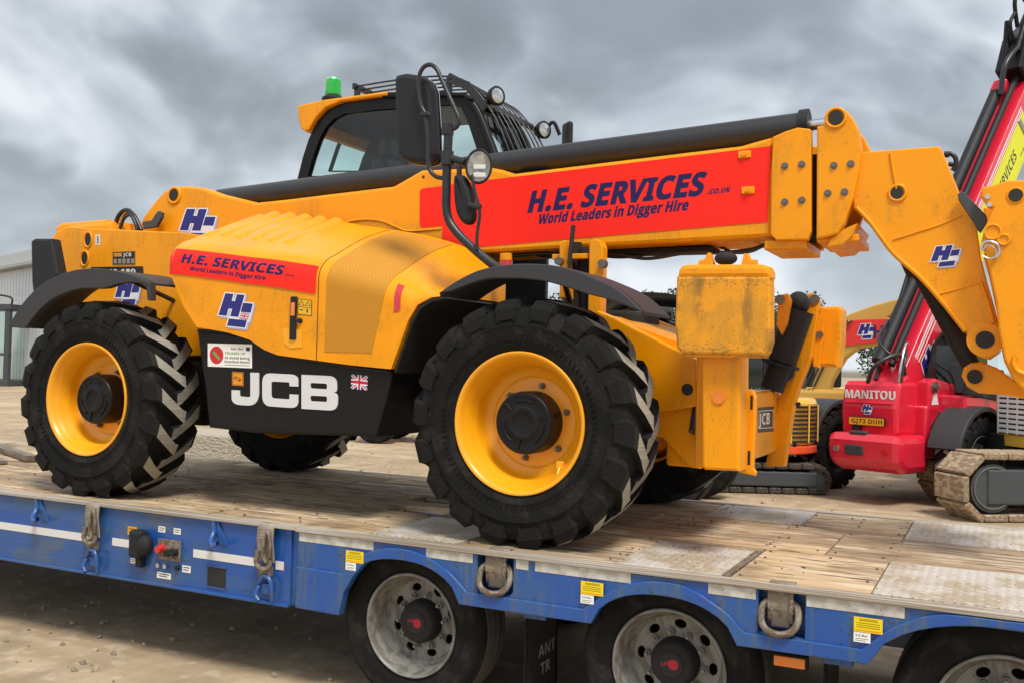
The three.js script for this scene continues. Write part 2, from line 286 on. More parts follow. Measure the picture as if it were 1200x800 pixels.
// ================================================================ big machine tyres, shared by the telehandlers
function lugGeo(W, R, mirror) {
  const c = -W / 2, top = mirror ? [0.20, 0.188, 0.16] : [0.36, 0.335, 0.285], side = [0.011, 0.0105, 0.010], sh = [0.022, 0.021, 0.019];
  const st = [[-W * 0.60, R - 0.003, -0.272, 0.080], [-W * 0.52, R, -0.25, 0.070], [-W * 0.28, R - 0.003, -0.135, 0.074], [-W * 0.11, R - 0.009, -0.042, 0.088], [-0.014, R - 0.020, 0.0, 0.110], [0.006, R - 0.058, 0.014, 0.124], [0.009, R - 0.115, 0.022, 0.114]];
  const P = [], N = st.length;
  st.forEach(([a, r, f, w], i) => {
    const ax = i >= 5 ? 1 : i === 4 ? 0.6 : 0; const dr = 0.05 * (1 - ax), da = -0.028 * ax;
    const q = (rr_, aa, s, k) => { const t = f + s * w * k / (2 * R); return [rr_ * Math.cos(t), rr_ * Math.sin(t), mirror ? -W - aa : aa]; };
    P.push([q(r, a, 1, 1), q(r, a, -1, 1), q(r - dr, a + da, -1, 1.35), q(r - dr, a + da, 1, 1.35)]);
  });
  const pos = [], col = [], put = (A, B, C, D, c1) => { const f = mirror ? [A, C, B, A, D, C] : [A, B, C, A, C, D]; for (const v of f) { pos.push(...v); col.push(...c1); } };
  for (let i = 0; i < N - 1; i++) {
    const a = P[i], b = P[i + 1];
    put(a[0], b[0], b[1], a[1], i < 3 ? top : i === 3 ? sh : side);
    put(a[1], b[1], b[2], a[2], side); put(b[0], a[0], a[3], b[3], side);
  }
  put(P[0][1], P[0][2], P[0][3], P[0][0], side); put(P[N - 1][0], P[N - 1][3], P[N - 1][2], P[N - 1][1], side);
  const g = new THREE.BufferGeometry(); g.setAttribute('position', new THREE.Float32BufferAttribute(pos, 3)); g.setAttribute('color', new THREE.Float32BufferAttribute(col, 3));
  g.setAttribute('uv', new THREE.Float32BufferAttribute(new Array(pos.length / 3 * 2).fill(0).map((_, i) => pos[(i >> 1) * 3 + (i & 1)]), 2)); g.computeVertexNormals(); return g;
}
const WH = 0.40, WR = 0.629;
const tyreGeo = latheZ([[0.345, -0.05], [0.352, -0.022], [0.362, -0.012], [0.385, -0.004], [0.398, 0.004], [0.402, -0.001], [0.43, 0.006], [0.475, 0.006], [0.482, 0.010], [0.488, 0.010], [0.492, 0.003], [0.535, -0.003], [0.568, -0.02], [0.582, -0.045], [0.588, -0.09], [0.590, -0.2], [0.588, -0.31], [0.582, -0.355], [0.568, -0.38], [0.535, -0.396], [0.475, -0.406], [0.43, -0.406], [0.385, -0.396], [0.352, -0.378], [0.345, -0.35]], 72);
const tyreFull = merge([tyreGeo.clone(), ...Array.from({ length: 90 }, (_, i) => box(0.408, 0.428, -0.0035, 0.0035, -0.004, 0.0085, 0).rotateZ(i * 2 * PI / 90)), ...Array.from({ length: 36 }, (_, i) => box(0.500, 0.530, -0.006, 0.006, -0.006, 0.008, 0).rotateZ((i + 0.3) * 2 * PI / 36))]);
const rimGeo = latheZ([[0.005, -0.205], [0.10, -0.205], [0.214, -0.205], [0.222, -0.214], [0.229, -0.205], [0.240, -0.200], [0.268, -0.190], [0.282, -0.170], [0.288, -0.140], [0.290, -0.112], [0.303, -0.098], [0.306, -0.07], [0.318, -0.056], [0.323, -0.036], [0.333, -0.018], [0.340, -0.008], [0.353, -0.004], [0.356, -0.012], [0.352, -0.03], [0.345, -0.05], [0.335, -0.1], [0.330, -0.2], [0.332, -0.35], [0.350, -0.385]], 72);
const rimBackGeo = latheZ([[0.002, -0.22], [0.13, -0.22], [0.14, -0.36], [0.002, -0.36]], 36);
const hubGeo = latheZ([[0.158, -0.21], [0.158, -0.088], [0.152, -0.074], [0.140, -0.068], [0.135, -0.076], [0.085, -0.076], [0.082, -0.066], [0.062, -0.064], [0.058, -0.076], [0.002, -0.076]], 48);
const hubRibGeo = merge([0.3, 2.4, 4.5].map(a => box(0.085, 0.138, -0.006, 0.006, -0.08, -0.068, 0.003).rotateZ(a)).concat([1.1, 3.2, 5.3].map(a => new THREE.TorusGeometry(0.112, 0.006, 8, 14, 0.9).rotateZ(a).translate(0, 0, -0.074))));
const boltGeo = merge([new THREE.CylinderGeometry(0.016, 0.018, 0.02, 6).rotateX(PI / 2).translate(0, 0, -0.196), new THREE.CylinderGeometry(0.009, 0.009, 0.035, 8).rotateX(PI / 2).translate(0, 0, -0.184)]);
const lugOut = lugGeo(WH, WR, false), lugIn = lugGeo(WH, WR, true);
function bigWheel(parent, pos, flip, spin, rimMat, hubMat) {
  const w = grp('wheel', parent, pos); w.rotation.y = flip ? PI : 0;
  mesh('tyre', tyreFull, M.rubber, w); mesh('rim', merge([rimGeo.clone(), rimBackGeo.clone()]), rimMat, w); mesh('hub', merge([hubGeo.clone(), hubRibGeo.clone()]), hubMat, w);
  for (let i = 0; i < 6; i++) { const b = mesh('wheel_bolt', boltGeo, M.bolt, w); b.rotation.z = i * PI / 3 + spin; b.position.set(0.190 * Math.cos(b.rotation.z), 0.190 * Math.sin(b.rotation.z), 0); }
  const vs = mesh('valve', merge([rod([0, 0, 0], [0, -0.035, 0.03], 0.008), box(-0.02, 0.02, -0.01, 0.03, -0.02, 0.005, 0.006)]), rimMat, w); const va = spin + 2.1; vs.position.set(0.285 * Math.sin(va), 0.285 * Math.cos(va), -0.10);
  const n = 18;
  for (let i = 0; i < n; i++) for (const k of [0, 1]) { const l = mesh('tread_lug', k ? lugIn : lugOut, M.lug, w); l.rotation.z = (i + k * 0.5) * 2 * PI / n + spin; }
  return w;
}

// ================================================================ yellow telehandler
const Y0 = 0.88, AX = Y0 + WR - 0.016;
const T = thing('telehandler', 'large yellow telehandler with red banner along its boom, standing on the blue trailer', 'telehandler', [0, 0, 0]);
bigWheel(T, [0, AX, 0], false, 0.12, M.yellowRim, M.black); bigWheel(T, [3.025, AX, 0], false, 0.30, M.yellowRim, M.black);
bigWheel(T, [0, AX, -2.25], true, 0.2, M.yellowRim, M.black); bigWheel(T, [3.025, AX, -2.25], true, 0.4, M.yellowRim, M.black);
for (const x of [0, 3.025]) {
  mesh('axle', [rod([x, AX, -0.3], [x, AX, -1.95], 0.11), box(x - 0.2, x + 0.2, AX - 0.2, AX + 0.22, -0.85, -1.4, 0.06), rod([x, AX, -0.24], [x, AX, -0.42], 0.15), rod([x, AX, -1.83], [x, AX, -2.01], 0.15)], M.dark, T);
}
mesh('chassis_frame', [box(-1.0, 3.5, 1.42, 1.95, -0.74, -1.5, 0.03)], M.dark, T); mesh('lift_cylinder_bay', [box(2.35, 3.3, 1.9, 2.10, -0.86, -1.40, 0.03)], M.dark, T);  // frame coloured near-black for the shade inside the front wheel arch
// rear plates
const rearPlate = [[-1.312,2.502],[-1.289,2.605],[-1.201,2.685],[-1.074,2.716],[-.866,2.695],[.074,2.63],[.721,2.536],[1.214,2.439],[1.237,1.8],[-1.209,1.752]];
const chas = mesh('chassis_plate', ext(rearPlate, -0.72, -0.79, 0.008), M.yellow, T);
mesh('chassis_plate', ext(rearPlate, -1.46, -1.53, 0.008), M.yellow, T);
{ // tail: counterweight between the plates, shroud and black lamp corners
  const t = [[-1.414,2.513],[-1.372,2.63],[-1.264,2.717],[-1.154,2.746],[-.722,2.754],[-.711,2.697],[-.692,1.744],[-1.27,1.732]];
  mesh('counterweight', ext(t, -0.80, -1.45, 0.03), M.yellow, T);
  mesh('shroud', [ext([[-1.369,2.735],[-1.295,2.768],[-1.108,2.77],[-.818,2.775],[-.796,2.688],[-1.338,2.681]], -0.83, -1.4, 0.02)], M.yellow, T);
  const lc = [[-1.1,2.572],[-1.065,2.59],[-.896,2.584],[-.813,2.328],[-.843,2.231],[-.911,2.196],[-1.053,2.185],[-1.076,2.283]];
  for (const z of [-0.42, -1.73]) mesh('lamp_cover', ext(lc, z, z - 0.10, 0.02), M.plastic, T);
  const rl = [[-1.019,2.51],[-.948,2.514],[-.919,2.29],[-.998,2.278]]; mesh('tail_lamp', [ext(rl.map(([x, y]) => [x, y]), -0.419, -0.424, 0)], M.plastic, T);
  mesh('bumper_block', box(-1.12, -0.80, 1.75, 2.1, -0.62, -1.63, 0.04), M.dark, T);
}
// lifting-eye holes in the plate
for (const [c, h] of [[[[-.862,2.61]], 0.075], [[[-.891,2.473]], 0.075]]) {
  const [x, y] = c[0]; const s = new THREE.CylinderGeometry(0.041, 0.041, 0.05, 20).rotateX(PI / 2).scale(0.8, 1.15, 1);
  mesh('plate_hole_ring', new THREE.TorusGeometry(0.046, 0.008, 8, 24).scale(0.85, 1.2, 1).translate(x, y, -0.718), M.yellow, chas);
  mesh('plate_hole', s.translate(x, y, -0.742), M.hole, chas);
}
quad('sticker', z3([[-.61,2.515],[-.381,2.515],[-.376,2.412],[-.606,2.416]], -0.7185), stickerTex(128, 80, '#15130f', (g, w, h) => { g.fillStyle = '#c98a20'; g.fillRect(8, 8, 46, 22); textLine(g, 'JCB', 62, 30, 28, '#ddd'); for (let i = 0; i < 5; i++) { g.fillStyle = '#8d8577'; g.fillRect(8 + i * 24, 42, 18, 28); } g.strokeStyle = '#c98a20'; g.lineWidth = 3; g.strokeRect(2, 2, 124, 76); }), chas);
quad('model_plate', z3([[-.823,2.408],[-.301,2.404],[-.29,2.331],[-.819,2.327]], -0.7185), stickerTex(256, 64, '#121110', (g) => { textLine(g, '540-180', 60, 46, 44, '#e8e4da'); }), chas);
quad('sticker', z3([[-.79,2.645],[-.738,2.643],[-.734,2.568],[-.787,2.57]], -0.7185), stickerTex(32, 64, '#dddacf', (g) => { g.fillStyle = '#444'; g.fillRect(12, 10, 8, 34); g.fillRect(8, 48, 16, 6); }), chas);
quad('sticker', z3([[-1.158,2.434],[-1.094,2.433],[-1.09,2.369],[-1.155,2.37]], -0.7185), stickerTex(32, 32, '#9ec6bd', (g) => { g.fillStyle = '#23282a'; g.fillRect(4, 4, 10, 24); g.fillRect(18, 4, 8, 24); }), chas);
logo(chas, [...[[-.572,2.108]][0], -0.7165], [0.27, 0.0, 0], [0, 0.22, 0], [0, 0, 1]);
// hose bundle behind the boom pivot
{
  const a = (u) => u; const hs = [
    [[-.75,2.705,-.85],[-.702,2.804,-.85],[-.634,2.839,-.85],[-.554,2.798,-.85],[-.472,2.682,-.85]], [[-.836,2.721,-.95],[-.788,2.835,-.95],[-.718,2.858,-.95],[-.645,2.803,-.95],[-.562,2.698,-.95]], [[-.967,2.733,-1.05],[-.889,2.828,-1.05],[-.818,2.858,-1.05],[-.735,2.796,-1.05],[-.696,2.716,-1.05]]];
  hs.forEach((h, i) => mesh('hose', tube(h, 0.016, 24, 8), i === 1 ? M.chrome : M.tube, T));
  mesh('hose', tube([[-.655,2.697,-.82],[-.615,2.771,-.82],[-.556,2.793,-.82],[-.501,2.729,-.82],[-.482,2.678,-.82]], 0.012, 20, 8), M.tube, T);
  mesh('grab_bracket', ext([[-.444,2.74],[-.352,2.749],[-.312,2.797],[-.288,2.814],[-.254,2.8],[-.261,2.764],[-.308,2.698],[-.434,2.69]], -0.83, -0.86, 0.004), M.greyPaint, T);
}
// ---- boom
const BZ = -0.90, BF = -1.36;
{
  const root = [[-.569,2.705],[-.505,2.803],[-.407,2.899],[-.309,2.975],[-.218,2.997],[-.103,2.997],[.051,2.976],[.228,2.921],[.553,2.845],[.796,2.853],[1.665,2.894],[1.778,2.942],[1.872,2.984],[2.368,2.968],[2.444,2.95],[2.525,2.922],[3.164,2.953],[3.884,2.987],[3.938,2.999],[4.051,3.022],[4.061,2.487],[3.176,2.468],[2.295,2.447],[1.291,2.205],[.578,2.211],[-.547,2.219]];
  const b = mesh('boom', ext(root, BZ, BF, 0.022), M.yellow, T);
  const [hx, hy] = [[-.216,2.935]][0];
  mesh('pivot_boss', [new THREE.TorusGeometry(0.055, 0.013, 10, 28).translate(hx + 0.012, hy - 0.004, BZ)], M.yellow, b);
  mesh('pivot_pin', rod([hx, hy, BZ - 0.05], [hx, hy, BZ + 0.010], 0.040), M.hole, b);
  mesh('boom_seam', tube([[1.222,2.638,-.898],[1.31,2.673,-.898],[1.41,2.686,-.898],[1.51,2.685,-.898],[1.609,2.667,-.898],[1.7,2.631,-.898],[1.778,2.603,-.898],[1.929,2.603,-.898],[2.033,2.607,-.898]], 0.006, 40, 6), M.yellow, b);
  mesh('bolt_hole', rod([...[[1.892,2.938]][0], BZ - 0.01], [...[[1.892,2.938]][0], BZ + 0.002], 0.009), M.hole, b);
  logo(b, [...[[-.155,2.59]][0], BZ + 0.001], [0.37, -0.02, 0], [0.0, 0.25, 0], [0, 0, 1]);
  const red = new THREE.MeshPhysicalMaterial({ color: '#ff2d20', roughness: 0.5, specularIntensity: 0.4 });
  mesh('banner_end', ext([[1.87,2.85],[1.888,2.865],[2.036,2.873],[2.044,2.626],[1.896,2.618],[1.876,2.635]], BZ, BZ + 0.003, 0), red, b);
  const bt = new THREE.MeshPhysicalMaterial({ roughness: 0.5, specularIntensity: 0.4, map: bannerTex(1280, 256, 108, 50, 0.555, 0.745, 0.285, 0.325, 0.535, 0.455, 0.832) });
  quad('banner', z3([[2.048,2.877],[4.048,2.972],[4.038,2.568],[2.039,2.474]], BZ + 0.003), bt, b);
  for (const p of [[[3.909,2.936]][0], [[3.931,2.742]][0]]) mesh('wear_pad_adjuster', [box(p[0] - 0.035, p[0] + 0.035, p[1] - 0.02, p[1] + 0.02, BZ, BZ + 0.012, 0.006), rod([p[0], p[1], BZ], [p[0], p[1], BZ + 0.022], 0.012)], M.yellow, b);
  // black extension-cylinder tube along the top
  const tc = [[.099,2.908],[4.192,3.099]];
  const A = [tc[0][0], tc[0][1], -1.04], Bp = [tc[1][0], tc[1][1], -1.04];
  mesh('extension_cylinder', [rod(A, Bp, 0.074, 0.074, 28)], M.ram, T);
  const dir = V(...Bp).sub(V(...A)).normalize();
  const C = V(...Bp), Cd = (k) => C.clone().addScaledVector(dir, k).toArray();
  mesh('cylinder_end_cap', [rod(Cd(-0.02), Cd(0.03), 0.088, 0.088, 28)], M.plastic, T);
  mesh('cylinder_rod', rod(Cd(0.03), Cd(0.16), 0.03), M.chrome, T);
  // collar at the end of the outer section
  const col = [[4.061,3.015],[4.123,3.039],[4.188,3.054],[4.249,3.042],[4.257,3.035],[4.267,2.507],[4.251,2.463],[4.09,2.464],[4.058,2.497],[4.056,2.835]];
  const cm = mesh('boom_collar', [ext(col, -0.872, -0.93, 0.008), ext(col, -1.33, -1.39, 0.008), box(4.02, 4.24, 2.42, 2.47, -0.90, -1.36, 0.01)], M.yellow, T);
  for (const [u, v] of [[0, 0]]) for (const p of [[4.126,2.855],[4.213,2.858],[4.13,2.666],[4.217,2.671]]) mesh('collar_bolt', [rod([p[0], p[1], -0.875], [p[0], p[1], -0.860], 0.013, 0.012, 6), rod([p[0], p[1], -0.875], [p[0], p[1], -0.868], 0.019)], M.bolt, cm);
  // inner section showing between collar and head
  mesh('inner_boom', [box(2.5, 4.34, 2.50, 2.93, -0.96, -1.30, 0.02)], M.dark, T);
  const hd = [[4.287,3.048],[4.318,3.052],[4.339,3.097],[4.359,3.121],[4.389,3.13],[4.431,3.119],[4.465,3.077],[4.494,3.013],[4.508,2.926],[4.498,2.805],[4.472,2.667],[4.432,2.539],[4.4,2.488],[4.35,2.474],[4.295,2.465]];
  const hm = mesh('boom_head', ext(hd, -0.862, -0.93, 0.01), M.yellow, T); mesh('boom_head', ext(hd, -1.33, -1.40, 0.01), M.yellow, T);
  mesh('head_flange', [ext([[4.365,2.472],[4.427,2.514],[4.493,2.542],[4.47,2.477],[4.421,2.431],[4.345,2.424]], -0.88, -1.38, 0.006), box(4.29, 4.5, 2.45, 2.49, -0.9, -1.36, 0.01)], M.yellow, T);
  for (const p of [[4.375,2.839],[4.458,2.842],[4.348,2.698],[4.43,2.7]]) mesh('head_bolt', [rod([p[0], p[1], -0.865], [p[0], p[1], -0.850], 0.013, 0.012, 6), rod([p[0], p[1], -0.865], [p[0], p[1], -0.858], 0.019)], M.bolt, hm);
  const q = [[4.381,3.084]][0];
  mesh('head_boss', [new THREE.TorusGeometry(0.048, 0.009, 10, 28).translate(q[0], q[1], -0.86), rod([q[0], q[1], -0.864], [q[0], q[1], -1.4], 0.05, 0.05, 24)], M.yellow, hm);
  mesh('head_pin', rod([q[0], q[1], -0.93], [q[0], q[1], -0.852], 0.036), M.hole, hm);
}
{ // gooseneck nose
  const n = [[4.491,2.909],[4.867,2.911],[4.879,2.898],[4.959,2.687],[5.014,2.563],[5.045,2.487],[5.061,2.362],[5.093,2.23],[5.128,2.106],[5.147,2.012],[5.156,1.959],[5.142,1.897],[5.105,1.868],[5.064,1.875],[5.027,1.912],[5.011,1.974],[4.953,2.069],[4.796,2.254],[4.663,2.385],[4.534,2.558],[4.471,2.621],[4.466,2.674]];
  const m = mesh('gooseneck', [ext(n, -0.902, -0.95, 0.008), ext(n, -1.31, -1.36, 0.008), ext([[4.469,2.638],[4.661,2.387],[4.794,2.256],[4.971,2.041],[4.998,2.057],[4.817,2.281],[4.681,2.417],[4.506,2.658]], -0.945, -1.315, 0), ext([[4.489,2.909],[4.863,2.909],[4.863,2.886],[4.489,2.878]], -0.945, -1.315, 0)], M.yellow, T);
  mesh('edge_bead', [tube([[4.484,2.625,-.9],[4.551,2.548,-.9],[4.663,2.389,-.9],[4.796,2.259,-.9],[4.914,2.115,-.9],[4.999,1.998,-.9]], 0.012, 30, 8)], M.yellow, m);
  each('weld_seam', [tube([[4.662,2.454,-.9],[4.772,2.488,-.9],[4.889,2.526,-.9],[4.976,2.565,-.9]], 0.005, 20, 6), tube([[4.871,2.178,-.9],[4.97,2.206,-.9],[5.063,2.234,-.9]], 0.005, 20, 6), tube([[5.063,2.234,-.9],[5.09,2.155,-.9],[5.121,2.04,-.9]], 0.011, 20, 6)], M.yellow, m);
  const c1 = [[4.674,2.689]][0], c2 = [[5.086,1.958]][0];
  mesh('pin_boss', [new THREE.TorusGeometry(0.039, 0.009, 10, 28).translate(c1[0] + 0.006, c1[1], -0.9), rod([c1[0] - 0.03, c1[1] + 0.2, -0.9], [c1[0], c1[1] + 0.02, -0.9], 0.008)], M.yellow, m);
  mesh('pin', rod([...c1, -0.95], [...c1, -0.893], 0.032), M.hole, m);
  mesh('pin', rod([...c2, -0.95], [...c2, -0.890], 0.042), M.hole, m);
  mesh('pin_boss', [rod([...c2, -0.905], [...c2, -0.897], 0.082, 0.082, 28)], M.yellow, m);
  logo(m, [...[[4.834,2.3]][0], -0.9], [0.145, 0.012, 0], [0.0, 0.115, 0], [0, 0, 1]);
  mesh('hose_fitting', [tube([[4.89,2.883,-1],[4.914,2.89,-1],[4.937,2.871,-1],[4.942,2.828,-1],[4.927,2.804,-1]], 0.012, 20, 8), tube([[4.907,2.839,-1],[4.93,2.833,-1]], 0.012, 8, 8), rod([[4.886,2.888,-1]][0], [[4.91,2.886,-1]][0], 0.016)], M.tube, T);
  // grey locking link
  mesh('locking_link', ext([[4.957,2.659],[4.968,2.671],[4.983,2.67],[5.002,2.649],[5.085,2.55],[5.089,2.521],[5.061,2.469],[5.046,2.482],[5.03,2.515],[4.961,2.634]], -0.85, -0.88, 0.004), M.greyPaint, T);
}
{ // tool carriage
  const c = [[5.062,2.675],[5.12,2.686],[5.174,2.703],[5.345,2.695],[5.453,2.346],[5.468,1.679],[5.305,1.696],[5.252,1.726],[5.216,1.765],[5.171,1.864],[5.144,1.997],[5.132,2.123],[5.096,2.302],[5.065,2.417],[5.079,2.486],[5.093,2.522],[5.111,2.574],[5.089,2.584],[5.062,2.63]];
  const m = mesh('tool_carriage', [ext(c, -0.78, -0.84, 0.01), ext(c, -1.42, -1.48, 0.01), box(5.34, 5.5, 1.75, 2.9, -0.84, -1.42, 0.02)], M.yellow, T);
  const h = [[5.207,2.629]][0]; mesh('pin', [rod([...h, -0.84], [...h, -0.772], 0.030)], M.hole, m); mesh('pin_boss', new THREE.TorusGeometry(0.034, 0.006, 8, 24).translate(...h, -0.78), M.yellow, m);
  for (const [p, r] of [[[[5.113,2.461]][0], 0.034], [[[5.16,2.423]][0], 0.024]]) { mesh('ring_boss', [new THREE.TorusGeometry(r, 0.006, 8, 26).translate(...p, -0.775), rod([p[0], p[1], -0.79], [p[0], p[1], -0.777], r * 0.92)], M.yellow, m); }
  for (const p of [[5.089,2.627],[5.097,2.59]]) mesh('bolt', rod([...p, -0.79], [...p, -0.768], 0.011), M.chrome, m);
  mesh('hose_clip', [tube([[5.063,2.379,-.76],[5.077,2.411,-.76],[5.106,2.414,-.76],[5.135,2.397,-.76],[5.143,2.361,-.76],[5.129,2.337,-.76]], 0.007, 24, 6), tube([[5.067,2.364,-.765],[5.092,2.399,-.765],[5.121,2.382,-.765],[5.129,2.346,-.765],[5.1,2.335,-.765],[5.071,2.347,-.765]], 0.005, 24, 6)], M.chrome, m);
  mesh('lug', [new THREE.TorusGeometry(0.05, 0.013, 8, 24, 2.4).rotateZ(2.6).translate(...[[5.259,1.85]][0], -0.775)], M.yellow, m);
  // lower tilt link, on the far side
  const l = [[4.979,1.782],[4.99,1.826],[5.022,1.848],[5.072,1.854],[5.142,1.825],[5.219,1.764],[5.332,1.725],[5.333,1.666],[5.163,1.694],[5.059,1.698],[5.008,1.727]];
  mesh('tilt_link', [ext(l, -1.08, -1.22, 0.01)], M.yellow, T);
  const k = [[5.04,1.78]][0]; mesh('tilt_pin', rod([...k, -1.15], [...k, -1.07], 0.036), M.hole, T);
  mesh('tilt_cylinder', [rod([[4.757,2.352,-1.15]][0], [[5.018,1.835,-1.15]][0], 0.045), rod([[4.727,2.397,-1.15]][0], [[4.77,2.299,-1.15]][0], 0.06)], M.plastic, T);
}
{ // hoses slung under the boom
  mesh('hose', tube([[2.478,2.438,-1],[2.705,2.447,-1],[2.98,2.42,-1],[3.14,2.426,-1],[3.347,2.401,-1],[3.546,2.425,-1],[3.692,2.431,-1]], 0.011, 60, 6), M.tube, T);
  mesh('hose', tube([[2.94,2.447,-1.1],[3.156,2.426,-1.1],[3.415,2.454,-1.1],[3.575,2.465,-1.1],[3.713,2.437,-1.1],[3.857,2.442,-1.1],[3.951,2.459,-1.1],[4.006,2.49,-1.1],[4.015,2.523,-1.1]], 0.012, 60, 6), M.tube, T);
  mesh('hose', tube([[3.486,2.454,-1.2],[3.686,2.488,-1.2],[3.785,2.446,-1.2],[3.906,2.457,-1.2],[3.952,2.494,-1.2],[3.961,2.537,-1.2]], 0.010, 40, 6), M.tube, T);
  mesh('hose_carrier', [box(2.6, 3.7, 2.44, 2.47, -1.05, -1.24, 0.01)], M.dark, T);
  // boom-rest lugs with lift-cylinder head
  const L = [[2.912,2.466],[2.938,2.485],[2.959,2.484],[2.978,2.157],[2.921,2.157]], Rr = [[3.094,2.47],[3.124,2.489],[3.16,2.478],[3.176,2.439],[3.176,2.014],[3.095,2.013]];
  mesh('cylinder_bracket', [ext(L, -0.72, -0.80, 0.008), ext(Rr, -0.72, -0.80, 0.008), box(2.86, 3.08, 2.38, 2.41, -0.74, -0.79, 0.005)], M.yellow, T);
  each('bracket_pin', [rod([...[[3.183,2.345]][0], -0.73], [...[[3.183,2.345]][0], -0.690], 0.024), rod([...[[2.922,2.365]][0], -0.73], [...[[2.922,2.365]][0], -0.690], 0.024)], M.bolt, T);
  mesh('lift_cylinder', [rod([[2.944,2.483,-.85]][0], [[2.976,2.066,-.85]][0], 0.05), rod([[3.031,2.443,-.82]][0], [[3.051,2.065,-.82]][0], 0.035), box(2.9, 3.04, 2.20, 2.34, -0.80, -0.95, 0.02)], M.dark, T);
  mesh('handle_rod', [rod([[3.014,2.561,-.68]][0], [[2.994,2.343,-.68]][0], 0.013), rod([[2.994,2.343,-.68]][0], [[2.984,2.105,-.68]][0], 0.010)], M.tube, T);
  mesh('filler_neck', [rod([[2.639,2.405,-.6]][0], [[2.64,2.361,-.6]][0], 0.034)], M.yellow, T);
  mesh('filler_base', [rod([[2.64,2.366,-.6]][0], [[2.642,2.294,-.6]][0], 0.036)], M.redLens, T);
}
// ---- engine cover: a lofted pod between the wheels on the near side
{
  const lerpT = (tab, x) => { for (let i = 0; i < tab.length - 1; i++) if (x <= tab[i + 1][0]) { const t = (x - tab[i][0]) / (tab[i + 1][0] - tab[i][0]); return tab[i].map((v, k) => v + (tab[i + 1][k] - v) * Math.max(0, t)); } return tab[tab.length - 1]; };
  // x, bottom y, shoulder y, inner top y, outer z
  const tab = [[0.52, 2.40, 2.435, 2.60, -0.19], [0.555, 2.34, 2.455, 2.655, -0.13], [0.60, 2.26, 2.462, 2.685, -0.105], [0.70, 2.09, 2.453, 2.72, -0.10], [0.82, 1.955, 2.44, 2.73, -0.10], [1.06, 1.925, 2.412, 2.70, -0.10], [1.23, 1.885, 2.39, 2.675, -0.10], [1.34, 1.83, 2.38, 2.66, -0.10], [1.44, 1.80, 2.367, 2.64, -0.10], [1.72, 1.775, 2.327, 2.595, -0.10], [1.95, 1.755, 2.275, 2.555, -0.10], [2.12, 1.745, 2.235, 2.51, -0.10], [2.215, 1.74, 2.215, 2.48, -0.10], [2.26, 1.86, 2.20, 2.46, -0.105], [2.31, 2.00, 2.175, 2.43, -0.11], [2.36, 2.085, 2.15, 2.385, -0.12], [2.43, 2.125, 2.15, 2.34, -0.15], [2.52, 2.14, 2.155, 2.29, -0.20]];
  const IN = -0.84;
  const P = (x, s) => { // s 0..1 from the lower edge over the shoulder to the boom
    const [, yb, ys, yt, zo] = lerpT(tab, x), r = Math.min(0.10, (ys - yb) * 0.8), sl = (yt - ys) / (zo - IN);
    if (s < 0.45) return [x, yb + (ys - r - yb) * (s / 0.45), zo];
    if (s < 0.65) { const t = (s - 0.45) / 0.2, a = [zo, ys - r], b = [zo, ys], c = [zo - 0.14, ys + sl * 0.14]; const u = 1 - t; return [x, u * u * a[1] + 2 * u * t * b[1] + t * t * c[1], u * u * a[0] + 2 * u * t * b[0] + t * t * c[0]]; }
    const t = (s - 0.65) / 0.35, c = [zo - 0.14, ys + sl * 0.14]; const crown = 0.03 * Math.sin(t * PI * 0.9);
    return [x, c[1] + (yt - c[1]) * t + crown, c[0] + (IN - c[0]) * t];
  };
  const norm = (x, s) => { const a = V(...P(x, s)), b = V(...P(x + 0.004, s)), c = V(...P(x, Math.min(1, s + 0.004))); return b.sub(a).cross(c.sub(a)).normalize(); };
  const sheet = (xs, ss, off, lo, uvk = 1) => { // ss(x) -> list of s; off outward
    const pos = [], uv = [], idx = []; let nn = 0;
    for (const x of xs) { const S = ss(x); nn = S.length; for (const s of S) { const p = P(x, s), n = off ? norm(x, s) : V(0, 0, 0); pos.push(p[0] + n.x * off, p[1] + n.y * off, p[2] + n.z * off); uv.push(x * uvk, s * 1.2 * uvk); } }
    for (let i = 0; i < xs.length - 1; i++) for (let j = 0; j < nn - 1; j++) { const a = i * nn + j; idx.push(a, a + nn, a + 1, a + 1, a + nn, a + nn + 1); }
    const g = new THREE.BufferGeometry(); g.setAttribute('position', new THREE.Float32BufferAttribute(pos, 3)); g.setAttribute('uv', new THREE.Float32BufferAttribute(uv, 2)); g.setIndex(idx); g.computeVertexNormals(); return g;
  };
  const lin = (a, b, n) => Array.from({ length: n + 1 }, (_, i) => a + (b - a) * i / n);
  const xs = [...new Set([...tab.map(r => r[0]), ...lin(0.52, 2.52, 74)])].sort((a, b) => a - b), ss = lin(0, 1, 40);
  const body = sheet(xs, () => ss, 0);
  const end = (x, flip) => { const p = ss.map(s => P(x, s)); p.push([x, p[0][1], IN]); const g = new THREE.ShapeGeometry(new THREE.Shape(p.map(q => new THREE.Vector2(q[2], q[1])))), a = g.attributes.position; for (let i = 0; i < a.count; i++) a.setXYZ(i, x, a.getY(i), a.getX(i)); g.computeVertexNormals(); return g; };
  const under = []; for (let i = 0; i < xs.length - 1; i++) { const a = P(xs[i], 0), b = P(xs[i + 1], 0); under.push(quadGeo([[a[0], a[1], IN], [b[0], b[1], IN], b, a])); }
  const pod = mesh('engine_cover', [body, end(0.52), end(2.52), ...under], M.yellow, T);
  mesh('panel_gap', [sheet([1.716, 1.721], () => ss, 0.0015)], M.hole, pod);
  const perf = dataTex(128, (u, v) => { const a = u * 12, b = v * 12, j = Math.floor(b), x = (a + (j & 1) * 0.5) % 1 - 0.5, y = b - j - 0.5; return Math.hypot(x, y) < 0.33 ? [0.42, 0.30, 0.07] : [0.90, 0.61, 0.10]; });
  M.perf = new THREE.MeshPhysicalMaterial({ map: rep(perf, 9, 9), roughness: 0.65 });
